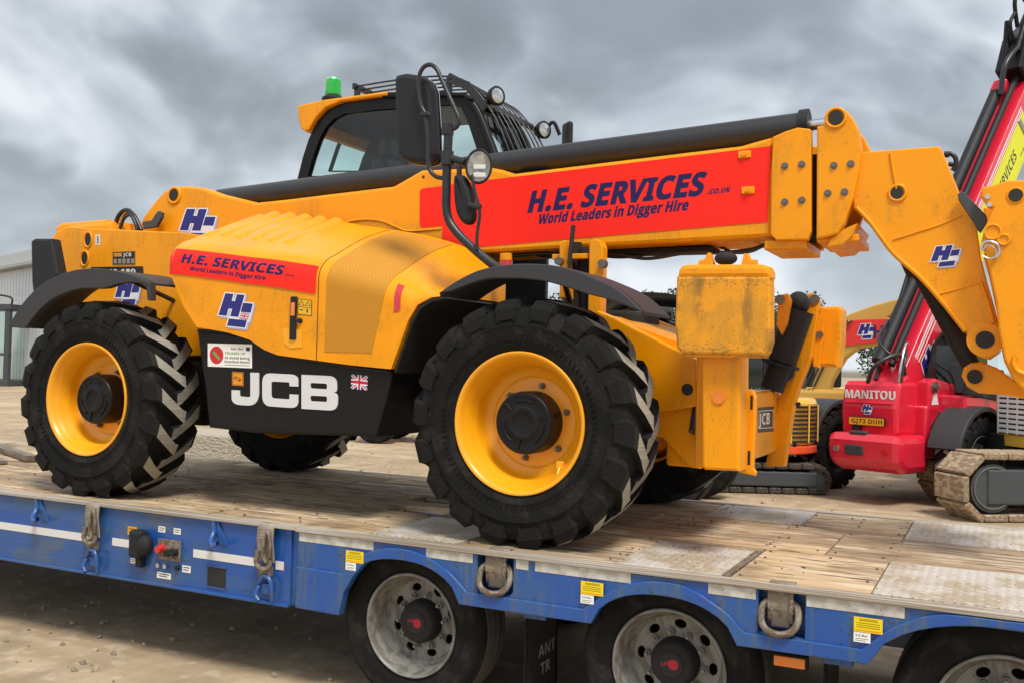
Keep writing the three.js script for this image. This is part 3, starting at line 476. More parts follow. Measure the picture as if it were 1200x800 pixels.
  const lo = x => 0.45 * (1.825 - lerpT(tab, x)[1]) / (lerpT(tab, x)[2] - 0.1 - lerpT(tab, x)[1]);
  mesh('grille', sheet(lin(1.775, 2.06, 14), x => lin(lo(x), 0.97, 30), 0.003), M.perf, pod);
  // slanted right edge of the grille
  mesh('grille', (() => { const pos = [], uv = [], idx = []; const n = 30, m = 6; for (let i = 0; i <= m; i++) for (let j = 0; j <= n; j++) { const s0 = lo(2.06) + (0.97 - lo(2.06)) * j / n, xr = 2.06 + (s0 < 0.55 ? 0.012 + 0.105 * Math.max(0, s0) / 0.55 : 0.117 - 0.0 * (s0 - 0.55)) * i / m, s = s0; const p = P(xr, s), nn = norm(xr, s); pos.push(p[0] + nn.x * 0.003, p[1] + nn.y * 0.003, p[2] + nn.z * 0.003); uv.push(xr, s * 1.2); } for (let i = 0; i < m; i++) for (let j = 0; j < n; j++) { const a = i * (n + 1) + j; idx.push(a, a + n + 1, a + 1, a + 1, a + n + 1, a + n + 2); } const g = new THREE.BufferGeometry(); g.setAttribute('position', new THREE.Float32BufferAttribute(pos, 3)); g.setAttribute('uv', new THREE.Float32BufferAttribute(uv, 2)); g.setIndex(idx); g.computeVertexNormals(); return g; })(), M.perf, pod);
  // scalloped ribs in the hood
  for (let i = 0; i < 6; i++) { const x = 0.68 + i * 0.125; const a = P(x, 0.72), b = P(x, 0.985); mesh('hood_rib', [rod([x, a[1] - 0.062, a[2]], [x, b[1] - 0.034, b[2]], 0.070, 0.066, 20), new THREE.SphereGeometry(0.070, 18, 12).translate(x, a[1] - 0.062, a[2])], M.yellow, pod); }
  // dark sheet painting in the shade under the wheel arch; red reflector on its edge
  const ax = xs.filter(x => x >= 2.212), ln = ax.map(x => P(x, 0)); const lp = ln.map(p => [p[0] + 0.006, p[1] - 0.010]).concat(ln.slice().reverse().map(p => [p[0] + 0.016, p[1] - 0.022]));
  mesh('arch_shade_sheet', [ext(lp, -0.125, -0.86)], M.dark, T);
  mesh('reflector', sheet(lin(2.225, 2.262, 4), () => lin(0.36, 0.55, 10), 0.004), M.redLens, pod);
  // banner, logo, handle, stickers on the side (z = -0.10)
  const Z = -0.097;
  const bt = new THREE.MeshPhysicalMaterial({ roughness: 0.5, specularIntensity: 0.4, map: bannerTex(1024, 200, 96, 44, 0.53, 0.80, 0.09, 0.16, 0.70, 0.52, 0.80) });
  const c0 = [[.574,2.435],[1.699,2.283],[1.704,2.129],[.63,2.272]];
  { const n = 24, m = 6, pos = [], uv = [], idx = []; for (let i = 0; i <= n; i++) { const t = i / n, x = 0.572 + (1.702 - 0.572) * t; for (let j = 0; j <= m; j++) { const f = j / m, q = lerpT(tab, x); const y = (q[2] - 0.025) + (-0.158) * f; const z = q[4]; const top = q[2] - 0.10; const zz = y > top ? z - 0.14 * Math.pow(Math.max(0, (y - top) / 0.14), 2) * 0.6 : z; pos.push(x, Math.max(y, 0), zz + 0.006); uv.push(t, 1 - f); } } for (let i = 0; i < n; i++) for (let j = 0; j < m; j++) { const a = i * (m + 1) + j; idx.push(a, a + 1, a + m + 1, a + 1, a + m + 2, a + m + 1); } const g = new THREE.BufferGeometry(); g.setAttribute('position', new THREE.Float32BufferAttribute(pos, 3)); g.setAttribute('uv', new THREE.Float32BufferAttribute(uv, 2)); g.setIndex(idx); g.computeVertexNormals(); mesh('banner', g, bt, pod); }
  { const a = [[.984,1.952],[1.301,1.959],[.975,2.18]]; const o = [...a[0], -0.0985], u = [0.285, -0.022, 0], v = [0.0, 0.215, 0]; logo(pod, o, u, v, [0, 0, 1]); flagOn(pod, o, u, v, [0, 0, 1]); }
  const hp = [[1.551,2.063],[1.557,1.888]][0], h2 = [[1.557,1.888]][0];
  mesh('latch_recess', [ext([[1.476,1.95],[1.61,1.942],[1.619,1.846],[1.535,1.839],[1.485,1.868]], -0.0985, -0.096, 0.001)], M.yellowRim, pod);
  mesh('door_handle', [box(hp[0] - 0.02, hp[0] + 0.025, h2[1], hp[1] + 0.07, -0.10, -0.085, 0.008)], M.plastic, pod);
  mesh('handle_insert', [box(hp[0] - 0.012, hp[0] + 0.016, hp[1] - 0.04, hp[1] + 0.035, -0.0855, -0.0835, 0.002)], M.amber, pod);
  mesh('lock', rod([...[[1.599,1.995]][0], -0.1], [...[[1.599,1.995]][0], -0.085], 0.015), M.plastic, pod);
  quad('warning_sticker', z3([[1.576,2.121],[1.675,2.11],[1.679,2.024],[1.579,2.031]], -0.0975), stickerTex(96, 128, '#e8b520', (g, w, h) => { g.strokeStyle = '#2a2410'; g.lineWidth = 4; g.strokeRect(2, 2, 92, 124); g.beginPath(); for (const cx of [26, 70]) { g.moveTo(cx, 14); g.lineTo(cx + 18, 50); g.lineTo(cx - 18, 50); g.closePath(); } g.stroke(); g.beginPath(); g.moveTo(2, 64); g.lineTo(94, 64); g.stroke(); g.fillStyle = '#2a2410'; g.fillRect(16, 84, 22, 8); g.fillRect(60, 76, 10, 30); g.fillRect(20, 24, 0, 0); }), pod);
  // black tank and step panel under it
  const tk = [[.785,1.944],[1.008,1.93],[1.191,1.907],[1.309,1.849],[1.417,1.806],[1.704,1.773],[2.207,1.729],[2.169,1.564],[2.109,1.369],[1.278,1.342],[.905,1.357],[.86,1.614]];
  const tank = mesh('side_tank', [ext(tk, -0.135, -0.80, 0.018)], M.black, T);
  mesh('tank_lip', [tube([[.811,1.936,-.125],[1.012,1.925,-.125],[1.196,1.899,-.125],[1.313,1.841,-.125],[1.421,1.799,-.125],[1.708,1.766,-.125],[2.2,1.722,-.125]], 0.009, 50, 8)], M.plastic, tank);
  const TZ = -0.1325;
  quad('safety_sticker', z3([[.881,1.86],[1.223,1.858],[1.229,1.72],[.887,1.722]], TZ), stickerTex(256, 136, '#f0eee9', (g, w, h) => { g.fillStyle = '#c8282e'; g.beginPath(); g.ellipse(52, 68, 40, 52, 0, 0, 7); g.fill(); g.strokeStyle = '#6aa84f'; g.lineWidth = 16; g.beginPath(); g.moveTo(34, 50); g.lineTo(70, 92); g.stroke(); g.fillStyle = '#2a2358'; g.fillRect(222, 16, 22, 22); textLine(g, 'Get the', 134, 34, 20); textLine(g, 'THUMBS UP', 100, 62, 21, '#57903c'); textLine(g, 'to avoid being', 100, 88, 21); textLine(g, 'knocked down!', 98, 110, 20); g.fillStyle = '#999'; g.fillRect(100, 120, 140, 5); }), tank);
  quad('badge', z3([[1.078,1.696],[1.165,1.694],[1.169,1.614],[1.081,1.616]], TZ), stickerTex(64, 76, '#e8921a', (g, w, h) => { g.save(); g.translate(32, 38); g.rotate(0.5); textLine(g, 'JCB', -22, 9, 26, '#3a2407'); g.restore(); g.strokeStyle = '#5a3a0c'; g.lineWidth = 3; g.strokeRect(4, 4, 56, 68); }), tank);
  quad('flag_sticker', z3([[1.935,1.705],[2.046,1.699],[2.043,1.619],[1.935,1.625]], TZ), M.jack, tank);
  // lettering J C B: each letter an outline of its own
  const px = (l) => l; const LZ = -0.1335, LT = 0.005;
  const rounded = (pts, r) => { const s = new THREE.Shape(); const n = pts.length; for (let i = 0; i < n; i++) { const p = V(...pts[(i + n - 1) % n], 0), c = V(...pts[i], 0), q = V(...pts[(i + 1) % n], 0), k = pts[i][2] ?? r; const a = c.clone().add(p.clone().sub(c).setLength(Math.min(k, p.distanceTo(c) * 0.48))), b = c.clone().add(q.clone().sub(c).setLength(Math.min(k, q.distanceTo(c) * 0.48))); i ? s.lineTo(a.x, a.y) : s.moveTo(a.x, a.y); s.quadraticCurveTo(c.x, c.y, b.x, b.y); } return s; };
  const letter = (pts, holes = []) => { const s = rounded(pts, 0.004); for (const h of holes) s.holes.push(rounded(h, 0.012)); return new THREE.ExtrudeGeometry(s, { depth: LT, bevelEnabled: false, curveSegments: 8 }).translate(0, 0, LZ - 0.001); };
  const R = (l, rs) => l.map((p, i) => [p[0], p[1], rs[i] ?? 0.002]);
  const lw = std(0.70, 0.70, 0.71, 0.5);
  mesh('letter_j', letter(R([[1.219,1.695],[1.283,1.695],[1.291,1.501],[1.084,1.503],[1.081,1.588],[1.143,1.588],[1.144,1.553],[1.225,1.551]], [0.002, 0.002, 0.09, 0.07, 0.002, 0.002, 0.012, 0.012])), lw, tank);
  mesh('letter_c', letter(R([[1.308,1.695],[1.569,1.692],[1.571,1.625],[1.51,1.625],[1.509,1.647],[1.376,1.648],[1.38,1.552],[1.513,1.55],[1.512,1.579],[1.573,1.579],[1.576,1.501],[1.316,1.505]], [0.06, 0.06, 0.002, 0.002, 0.01, 0.02, 0.02, 0.01, 0.002, 0.002, 0.06, 0.06])), lw, tank);
  mesh('letter_b', letter(R([[1.593,1.693],[1.836,1.691],[1.845,1.608],[1.822,1.6],[1.851,1.589],[1.849,1.499],[1.6,1.5]], [0.004, 0.06, 0.03, 0.002, 0.03, 0.06, 0.004]), [[[1.658,1.649],[1.773,1.648],[1.775,1.617],[1.659,1.618]], [[1.66,1.577],[1.776,1.577],[1.777,1.546],[1.661,1.546]]]), lw, tank);
}
// ---- fenders
function fender(name, outer, inner, z0, z1, lip) {
  outer = smooth(outer); inner = smooth(inner, 5); const sheetPts = outer.concat(outer.slice().reverse().map(([x, y]) => [x, y - 0.014]));
  return mesh(name, [ext(sheetPts, z0, z1, 0), ext(outer.concat(inner), z0 + lip, z0 - 0.03, 0.006)], M.fender, T);
}
fender('rear_fender', [[-.712,1.952],[-.57,2.104],[-.428,2.203],[-.287,2.262],[-.14,2.298],[.013,2.311],[.164,2.305],[.348,2.276],[.479,2.24],[.551,2.215]], [[.559,2.109],[.534,2.11],[.516,2.192],[.423,2.217],[.286,2.211],[.169,2.186],[-.057,2.183],[-.288,2.125],[-.42,2.048],[-.498,1.981],[-.545,1.937],[-.711,1.944]], 0.0, -0.40, 0.02);
fender('rear_fender', [[-.712,1.952],[-.57,2.104],[-.428,2.203],[-.287,2.262],[-.14,2.298],[.013,2.311],[.164,2.305],[.348,2.276],[.479,2.24],[.551,2.215]], [[.559,2.109],[.534,2.11],[.516,2.192],[.423,2.217],[.286,2.211],[.169,2.186],[-.057,2.183],[-.288,2.125],[-.42,2.048],[-.498,1.981],[-.545,1.937],[-.711,1.944]], -2.22, -1.85, -0.01);
const fo = [[2.568,2.134],[2.679,2.199],[2.796,2.247],[2.93,2.27],[3.089,2.275],[3.262,2.255],[3.422,2.201],[3.553,2.139],[3.668,2.042]], fi = [[3.626,2.052],[3.507,2.095],[3.39,2.124],[3.265,2.162],[3.142,2.192],[2.979,2.205],[2.836,2.201],[2.714,2.168],[2.641,2.143]];
fender('front_fender', fo, fi, 0.0, -0.40, 0.02); fender('front_fender', fo, fi, -2.22, -1.85, -0.01);
each('fender_stay', [rod([3.1, 2.24, -0.36], [3.0, 2.0, -0.8], 0.016), rod([0.0, 2.26, -0.36], [0.0, 2.15, -0.75], 0.016)], M.tube, T);
// ---- front frame and stabilisers
{
  const a = [[3.207,2.08],[3.315,2.039],[3.378,2.008],[3.756,1.831],[3.761,1.591],[3.581,1.556],[3.221,1.54]], b = [[3.205,1.557],[3.749,1.598],[3.775,1.27],[3.721,1.275],[3.571,1.421],[3.208,1.433]];
  each('front_plate', [ext(a, -0.57, -0.66, 0.008), ext(a, -1.60, -1.68, 0.008)], M.yellow, T);
  each('front_plate_lower', [ext(b, -0.62, -0.70, 0.008), ext(b, -1.55, -1.63, 0.008)], M.yellow, T);
  mesh('front_web', [ext([[3.24,2.059],[3.646,1.92],[3.647,1.87],[3.242,1.994]], -0.66, -1.6, 0.004)], M.yellow, T);
  const h = [[3.717,1.677]][0]; mesh('plate_pin', rod([...h, -0.6], [...h, -0.562], 0.030), M.hole, T);
  mesh('hose_bulkhead', [rod([3.76, 1.58, -0.62], [3.76, 1.46, -0.56], 0.03), rod([3.77, 1.72, -0.6], [3.77, 1.36, -0.6], 0.012), rod([3.80, 1.74, -0.6], [3.80, 1.38, -0.6], 0.010)], M.tube, T);
  // cross box with lettered front face
  mesh('front_cross_box', [box(3.58, 3.90, 1.27, 1.66, -0.66, -2.02, 0.02)], M.yellow, T);
  const lg = stickerTex(128, 128, '#1b1a18', (g, w, h) => { g.fillStyle = '#e9e6df'; g.fillRect(4, 18, 120, 92); g.fillStyle = '#1b1a18'; g.fillRect(8, 22, 112, 84); g.save(); g.scale(1, 1.5); textLine(g, 'JCB', 9, 60, 54, '#f0eee8'); g.restore(); });
  quad('badge', [[3.902,1.569,-1.383],[3.902,1.563,-1.827],[3.902,1.408,-1.829],[3.902,1.423,-1.396]], lg, T);
  // near stabiliser
  const lz = -0.24, leg = [[3.878,1.865],[4.063,1.868],[4.068,1.312],[3.904,1.308],[3.892,1.323]];
  const g = mesh('stabiliser_leg', [ext(leg, lz, lz - 0.18, 0.012)], M.yellow, T);
  const fl = [[4.019,1.693],[4.085,1.687],[4.098,1.654],[4.093,1.312],[4.106,1.293],[4.102,1.276],[4.027,1.287]]; mesh('leg_flange', [ext(fl, -0.42, -0.46, 0.006)], M.yellow, g);
  for (const p of [[4.079,1.629],[4.072,1.362]]) mesh('flange_slot', [box(p[0] - 0.007, p[0] + 0.007, p[1] - 0.035, p[1] + 0.035, -0.425, -0.4185, 0.003)], M.hole, g);
  const rf = [[3.966,1.653]][0]; mesh('reflector', [rod([...rf, lz - 0.002], [...rf, lz + 0.008], 0.033, 0.031, 24)], M.amber, g);
  // scraped foot pad, folded up with its sole facing out
  const pz = -0.16, pad = [[3.771,2.218],[4.21,2.211],[4.218,1.916],[4.206,1.869],[4.194,1.854],[3.808,1.852],[3.78,1.878],[3.767,1.991]];
  const s = ext(pad, pz, pz - 0.10, 0.012), bb = new THREE.Box3().setFromBufferAttribute(s.attributes.position), uv = s.attributes.uv, po = s.attributes.position;
  for (let i = 0; i < uv.count; i++) uv.setXY(i, (po.getX(i) - bb.min.x) / (bb.max.x - bb.min.x), (po.getY(i) - bb.min.y) / (bb.max.y - bb.min.y));
  const pm = mesh('foot_pad', s, M.worn, T);
  const up = [[3.771,2.213],[3.778,2.25],[3.794,2.27],[3.823,2.275],[4.171,2.268],[4.198,2.259],[4.21,2.238],[4.212,2.207]]; mesh('pad_lip', ext(up, pz - 0.004, pz - 0.13, 0.02), M.yellow, pm);
  const base = [[3.805,1.854],[4.192,1.858],[4.185,1.842],[3.814,1.838]]; mesh('pad_edge', ext(base, pz - 0.02, pz - 0.12, 0.004), M.worn, pm);
  const kz = -0.28, kb = [[3.839,2.289],[3.879,2.341],[3.896,2.341],[3.922,2.287],[4.125,2.283],[4.092,2.328],[4.076,2.332],[4.053,2.288]];
  each('pad_lug', [ext([[3.835,2.277],[3.843,2.305],[3.872,2.313],[3.884,2.341],[3.896,2.341],[3.918,2.275]], kz, kz - 0.05, 0.006), ext([[4.045,2.272],[4.06,2.333],[4.076,2.332],[4.089,2.304],[4.117,2.303],[4.121,2.271]], kz, kz - 0.05, 0.006)], M.yellow, pm);
  mesh('pad_knuckle', [new THREE.SphereGeometry(0.055, 20, 12).scale(1, 0.6, 0.8).translate(...[[3.97,2.313]][0], -0.30)], M.plastic, pm);
  mesh('leg_cylinder', [rod([3.86, 1.72, -0.6], [3.86, 2.18, -0.34], 0.05)], M.dark, g); mesh('leg_back_plate', box(3.80, 3.98, 1.3, 2.2, -0.43, -0.47, 0.01), M.yellow, g);
  // far stabiliser
  const arm = [[4.051,2.223],[4.066,2.255],[4.092,2.268],[4.123,2.257],[4.144,2.217],[4.104,1.873],[4.035,1.69],[4.001,1.567],[3.951,1.186],[3.835,1.178],[3.901,1.589],[3.941,1.698],[3.993,1.742],[4.012,1.833]];
  const f2 = mesh('stabiliser_leg', [ext(arm, -1.93, -2.03, 0.008), ext([[3.939,2.207],[3.963,2.243],[3.994,2.248],[4.015,2.206],[3.992,2.062],[3.963,2],[3.931,2.062]], -1.70, -1.76, 0.006)], M.yellow, T);
  mesh('leg_cylinder', [rod([[3.883,1.665,-1.85]][0], [[3.942,1.857,-1.85]][0], 0.072, 0.072, 24), rod([[3.937,1.841,-1.85]][0], [[4.039,2.158,-1.85]][0], 0.092, 0.092, 24), new THREE.SphereGeometry(0.07, 18, 12).scale(1, 1.1, 1).translate(...[[4.033,2.195,-1.85]][0])], M.plastic, f2);
  mesh('cylinder_collar', [rod([[3.929,1.815,-1.85]][0], [[3.934,1.833,-1.85]][0], 0.118, 0.118, 24)], M.plastic, f2);
  each('knuckle_pin', [rod([[3.953,2.21,-1.68]][0], [[3.941,2.215,-1.74]][0], 0.03), rod([[4.118,2.226,-1.92]][0], [[4.095,2.236,-2.06]][0], 0.032)], M.bolt, f2);
  const fp = [[4.105,2.168],[4.126,2.189],[4.24,2.194],[4.261,2.173],[4.259,1.975],[4.241,1.814],[4.106,1.816]];
  const f3 = mesh('foot_pad', [ext(fp, -2.06, -2.3, 0.02), ext([[4.1,1.971],[4.113,2.079],[4.153,2.187],[4.174,2.176],[4.157,1.972],[4.139,1.805],[4.102,1.815]], -2.0, -2.06, 0.006)], M.yellow, T);
  const fb = [[4.14,2.013]][0]; mesh('pad_pin', rod([...fb, -2.01], [...fb, -1.988], 0.022), M.bolt, f3);
  for (const p of [[4.028,1.577],[4.012,1.325],[3.927,1.659]]) mesh('arm_slot', rod([...p, -1.95], [...p, -1.926], 0.015), M.hole, f2);
}
// ---- cab on the far side of the boom
{
  const N = -1.46, F = -2.2;
  const out = [[.447,3.116],[.489,3.266],[.539,3.402],[.613,3.529],[.703,3.603],[.816,3.639],[1.055,3.654],[1.287,3.653],[1.861,3.603],[1.915,3.568],[1.963,3.494],[2.067,3.272],[2.129,3.124],[2.184,2.983]];
  const lo = [[out[out.length - 1][0], 2.0], [2.3, 1.55], [0.7, 1.55], [out[0][0] + 0.05, 2.0]];
  const h1 = [[.534,3.124],[.583,3.272],[.633,3.395],[.692,3.484],[.767,3.541],[.857,3.57],[1.131,3.573],[1.502,3.563],[1.525,3.063]], h2 = [[1.571,3.56],[1.762,3.554],[1.83,3.53],[1.886,3.431],[1.957,3.251],[1.999,3.133],[2.035,3.032],[1.587,3.06]];
  const c = mesh('cab_frame', [ext(out.concat(lo), N, N - 0.05, 0.006, [h1, h2])], M.black, T);
  const farH = [[.2,3.312],[.278,3.518],[.359,3.652],[.869,3.644],[.897,3.269]], farH2 = [[.965,3.615],[1.448,3.641],[1.65,3.572],[1.785,3.419],[1.862,3.208],[.976,3.264]];
  mesh('cab_frame_far', [ext(out.concat(lo), F + 0.05, F, 0.006, [farH, farH2])], M.black, T);
  quad('side_glass', [[0.42, 3.72, N - 0.02], [1.36, 3.7, N - 0.02], [1.36, 3.0, N - 0.02], [0.42, 3.0, N - 0.02]], M.glass, c).geometry = new THREE.ShapeGeometry(new THREE.Shape(h1.map(p => new THREE.Vector2(...p)))).translate(0, 0, N - 0.02);
  mesh('side_glass', new THREE.ShapeGeometry(new THREE.Shape(h2.map(p => new THREE.Vector2(...p)))).translate(0, 0, N - 0.02), M.glass, c);
  mesh('side_glass', new THREE.ShapeGeometry(new THREE.Shape(farH.map(p => new THREE.Vector2(...p)))).translate(0, 0, F + 0.03), M.glass, c);
  mesh('side_glass', new THREE.ShapeGeometry(new THREE.Shape(farH2.map(p => new THREE.Vector2(...p)))).translate(0, 0, F + 0.03), M.glass, c);
  // roof: yellow moulding at the back, black front, dark lining
  const yr = [[.459,3.649],[.685,3.672],[1.249,3.679],[1.25,3.651],[.846,3.644],[.718,3.609],[.635,3.548],[.569,3.459],[.538,3.449],[.497,3.477],[.471,3.549]];
  mesh('roof_moulding', [ext(yr, -1.42, -2.24, 0.012)], M.yellow, c);
  const br = [[1.164,3.68],[1.554,3.654],[1.867,3.611],[1.935,3.555],[1.882,3.566],[1.861,3.588],[1.201,3.643]]; mesh('roof_front', [ext(br, -1.43, -2.23, 0.008)], M.black, c);
  const hl = [[.644,3.533],[.832,3.622],[1.055,3.639],[1.861,3.579],[1.909,3.534],[1.829,3.559],[1.056,3.614],[.848,3.596],[.684,3.498]]; mesh('roof_lining', [ext(hl, -1.51, -2.15, 0)], M.plastic, c);
  // corner posts across the rear and front, windscreen and rear glass
  const rear = [[.471,3.127],[.563,3.4],[.636,3.527],[.726,3.595]], fr = [[1.882,3.56],[1.936,3.497],[2.041,3.274],[2.103,3.126],[2.158,2.996]];
  const strip = (pl, z0, z1) => { const g = []; for (let i = 0; i < pl.length - 1; i++) g.push(quadGeo([[...pl[i], z0], [...pl[i + 1], z0], [...pl[i + 1], z1], [...pl[i], z1]])); return merge(g); };
  mesh('rear_glass', strip(rear, -1.51, -2.15), M.glass, c);
  mesh('windscreen', strip(fr, -1.51, -2.15), M.glass, c);
  mesh('wiper', [tube(fr.map(([x, y], i) => [x + 0.02, y, -1.72 - 0.05 * i]), 0.008, 20, 6), tube(fr.map(([x, y], i) => [x + 0.02, y, -1.95 - 0.03 * i]), 0.006, 20, 6)], M.tube, c);
  mesh('front_post', [tube(fr.map(([x, y]) => [x + 0.01, y, -1.475]), 0.03, 20, 10)], M.black, c);
  // seat, console, steering wheel
  mesh('seat', [box(0.95, 1.08, 2.75, 3.30, -1.66, -1.98, 0.06), box(0.9, 1.35, 2.6, 2.75, -1.6, -2.05, 0.05), box(0.96, 1.06, 3.30, 3.46, -1.74, -1.90, 0.05)], M.plastic, c);
  mesh('console', [box(1.55, 1.85, 2.3, 3.02, -1.55, -2.1, 0.05), box(1.3, 1.42, 3.3, 3.62, -1.52, -1.60, 0.02)], M.plastic, c);
  mesh('steering_wheel', [new THREE.TorusGeometry(0.18, 0.016, 10, 32).rotateX(PI / 2).rotateZ(0.5).translate(1.5, 3.05, -1.83)], M.plastic, c);
  mesh('interior_mirror', [box(0.72, 0.95, 3.20, 3.28, -2.1, -2.12, 0.01)], M.greyPaint, c);
  // guard of bent bars over roof and windscreen
  const n = 9;
  for (let i = 0; i < n; i++) { const z = -1.47 - i * 0.09; mesh('guard_bar', [tube([[0.92, 3.755, z], [1.4, 3.765, z], [1.72, 3.745, z], [1.87, 3.69, z], [2.05, 3.49, z], [2.17, 3.27, z], [2.26, 3.03, z]], 0.0065, 40, 6)], M.tube, c); }
  for (const [x, y] of [[0.94, 3.755], [1.74, 3.74], [2.02, 3.53], [2.21, 3.17]]) mesh('guard_cross_bar', [box(x - 0.012, x + 0.012, y - 0.022, y + 0.022, -1.45, -2.21, 0.004)], M.tube, c);
  each('guard_bracket', [box(0.93, 0.97, 3.66, 3.76, -1.47, -1.50, 0.005), box(1.7, 1.74, 3.58, 3.74, -1.47, -1.50, 0.005), ext([[1.72, 3.75], [1.89, 3.69], [2.04, 3.51], [2.00, 3.48], [1.86, 3.64], [1.70, 3.71]], -1.455, -1.470, 0)], M.tube, c);
  const wl = (x, y, z) => { const g = grp('work_light', c, [x, y, z]); g.rotation.y = 0.6; mesh('housing', latheZ([[0.002, -0.08], [0.04, -0.08], [0.062, -0.03], [0.067, 0.0], [0.052, 0.004]], 28), M.plastic, g); mesh('lens', latheZ([[0.054, 0.0], [0.038, 0.008], [0.002, 0.011]], 28), M.lens, g); g.rotation.y = 1.15; };
  const w1 = [[2.089,3.585]][0], w2 = [[2.12,3.507]][0]; wl(w1[0], w1[1], -1.5); wl(w2[0], w2[1], -2.2);
  const m2 = [[2.241,3.486]][0]; mesh('far_mirror', [new RoundedBoxGeometry(0.05, 0.2, 0.13, 3, 0.025).rotateY(0.8).translate(m2[0], m2[1], -2.35), tube([[...[[2.061,3.483]][0], -2.3], [...[[2.142,3.585]][0], -2.3], [...[[2.187,3.492]][0], -2.33]], 0.014, 16, 8)], M.plastic, c);
  // green beacon
  const bp = [[.573,3.751]][0], be = grp('beacon', T, [bp[0], bp[1] - 0.02, -1.7]);
  mesh('base', latheZ([[0.002, 0.0], [0.085, 0], [0.085, 0.03], [0.06, 0.05], [0.002, 0.05]], 28).rotateX(-PI / 2), M.plastic, be);
  mesh('lens', latheZ([[0.055, 0.05], [0.063, 0.055], [0.064, 0.10], [0.058, 0.105], [0.062, 0.11], [0.062, 0.165], [0.052, 0.178], [0.002, 0.18]], 28).rotateX(-PI / 2), M.green, be);
  const bl = new THREE.PointLight(new THREE.Color(0.1, 1, 0.2), 0.05, 3); bl.position.set(0, 0.24, 0); be.add(bl); bl.name = 'beacon_light'; bl.castShadow = true;
}
// ---- mirror mast with work light on the near side
{
  const g = grp('mirror_mast', T);
  const zz = -0.16;
  mesh('mast_tube', [tube([[2.849,2.259,-.16],[2.773,2.304,-.16],[2.655,2.392,-.16],[2.565,2.472,-.16],[2.516,2.537,-.16],[2.498,2.601,-.16],[2.496,2.688,-.16],[2.496,2.848,-.16],[2.501,3.03,-.16]], 0.024, 60, 12)], M.tube, g);
  mesh('hoop', [tube([[2.355,3.116,-.16],[2.327,3.161,-.16],[2.304,3.279,-.16],[2.31,3.343,-.16],[2.336,3.378,-.16],[2.373,3.385,-.16],[2.412,3.36,-.16],[2.445,3.301,-.16],[2.49,3.214,-.16],[2.535,3.128,-.16],[2.562,3.066,-.16],[2.548,3.031,-.16],[2.512,3.02,-.16]], 0.012, 60, 10), tube([[2.352,3.116,-.16],[2.37,2.995,-.16],[2.379,2.856,-.16],[2.392,2.809,-.16],[2.43,2.774,-.16],[2.483,2.762,-.16]], 0.012, 40, 10)], M.tube, g);
  each('clamp', [rod([[2.495,3.049,-.16]][0], [[2.492,2.994,-.16]][0], 0.034), rod([[2.494,2.903,-.16]][0], [[2.497,2.83,-.16]][0], 0.036), rod([[2.495,2.875,-.16]][0], [[2.605,2.84,-.16]][0], 0.02), box(...[].concat([[2.328,3.133]][0][0], [[2.377,3.1]][0][0], [[2.329,3.105]][0][1], [[2.376,3.128]][0][1]), -0.17, -0.14, 0.006)], M.tube, g);
  const mo = [[2.119,3.346],[2.135,3.368],[2.191,3.372],[2.302,3.346],[2.346,3.313],[2.369,3.264],[2.392,3.048],[2.402,2.908],[2.387,2.863],[2.345,2.852],[2.235,2.871],[2.185,2.891],[2.155,2.935],[2.134,3.069]];
  mesh('mirror_shell', ext(mo, -0.19, -0.27, 0.03), M.plastic, g); mesh('mirror_glass', ext(mo.map(([x, y]) => [x, y]), -0.268, -0.272, 0.001), M.mirrorGlass, g);
  // work light
  const w = [[2.699,2.808]][0], l = grp('work_light', T, [w[0], w[1], -0.14]); l.rotation.y = 0.35;
  mesh('housing', [latheZ([[0.002, -0.11], [0.04, -0.11], [0.075, -0.04], [0.084, 0.0], [0.076, 0.004], [0.070, 0.0]], 32).scale(0.86, 1.12, 1)], M.plastic, l);
  mesh('reflector', [latheZ([[0.070, 0.0], [0.05, -0.03], [0.02, -0.045], [0.002, -0.046]], 32).scale(0.86, 1.12, 1)], M.lens, l);
  mesh('lens', [latheZ([[0.072, 0.001], [0.05, 0.010], [0.002, 0.014]], 32).scale(0.86, 1.12, 1)], M.clear, l);
  mesh('bulb_shade', [box(-0.03, 0.035, -0.012, 0.012, -0.02, -0.008, 0.004), box(-0.03, 0.035, -0.055, -0.03, -0.02, -0.008, 0.004)], M.white, l);
  mesh('lower_mirror', ext(smooth([[2.546,2.744],[2.553,2.771],[2.576,2.777],[2.608,2.763],[2.64,2.716],[2.662,2.652],[2.674,2.584],[2.673,2.539],[2.656,2.511],[2.626,2.508],[2.594,2.529],[2.567,2.576],[2.552,2.653],[2.546,2.74]], 4), -0.13, -0.2, 0.025), M.plastic, g);
  each('stay', [tube([[2.665,2.763,-.13],[2.683,2.687,-.13],[2.71,2.605,-.13],[2.717,2.551,-.13],[2.705,2.449,-.13],[2.707,2.369,-.13]], 0.009, 30, 8), rod([[2.649,2.608,-.13]][0], [[2.721,2.591,-.13]][0], 0.016), rod([[2.576,2.818,-.15]][0], [[2.578,2.741,-.15]][0], 0.014)], M.tube, g);
}

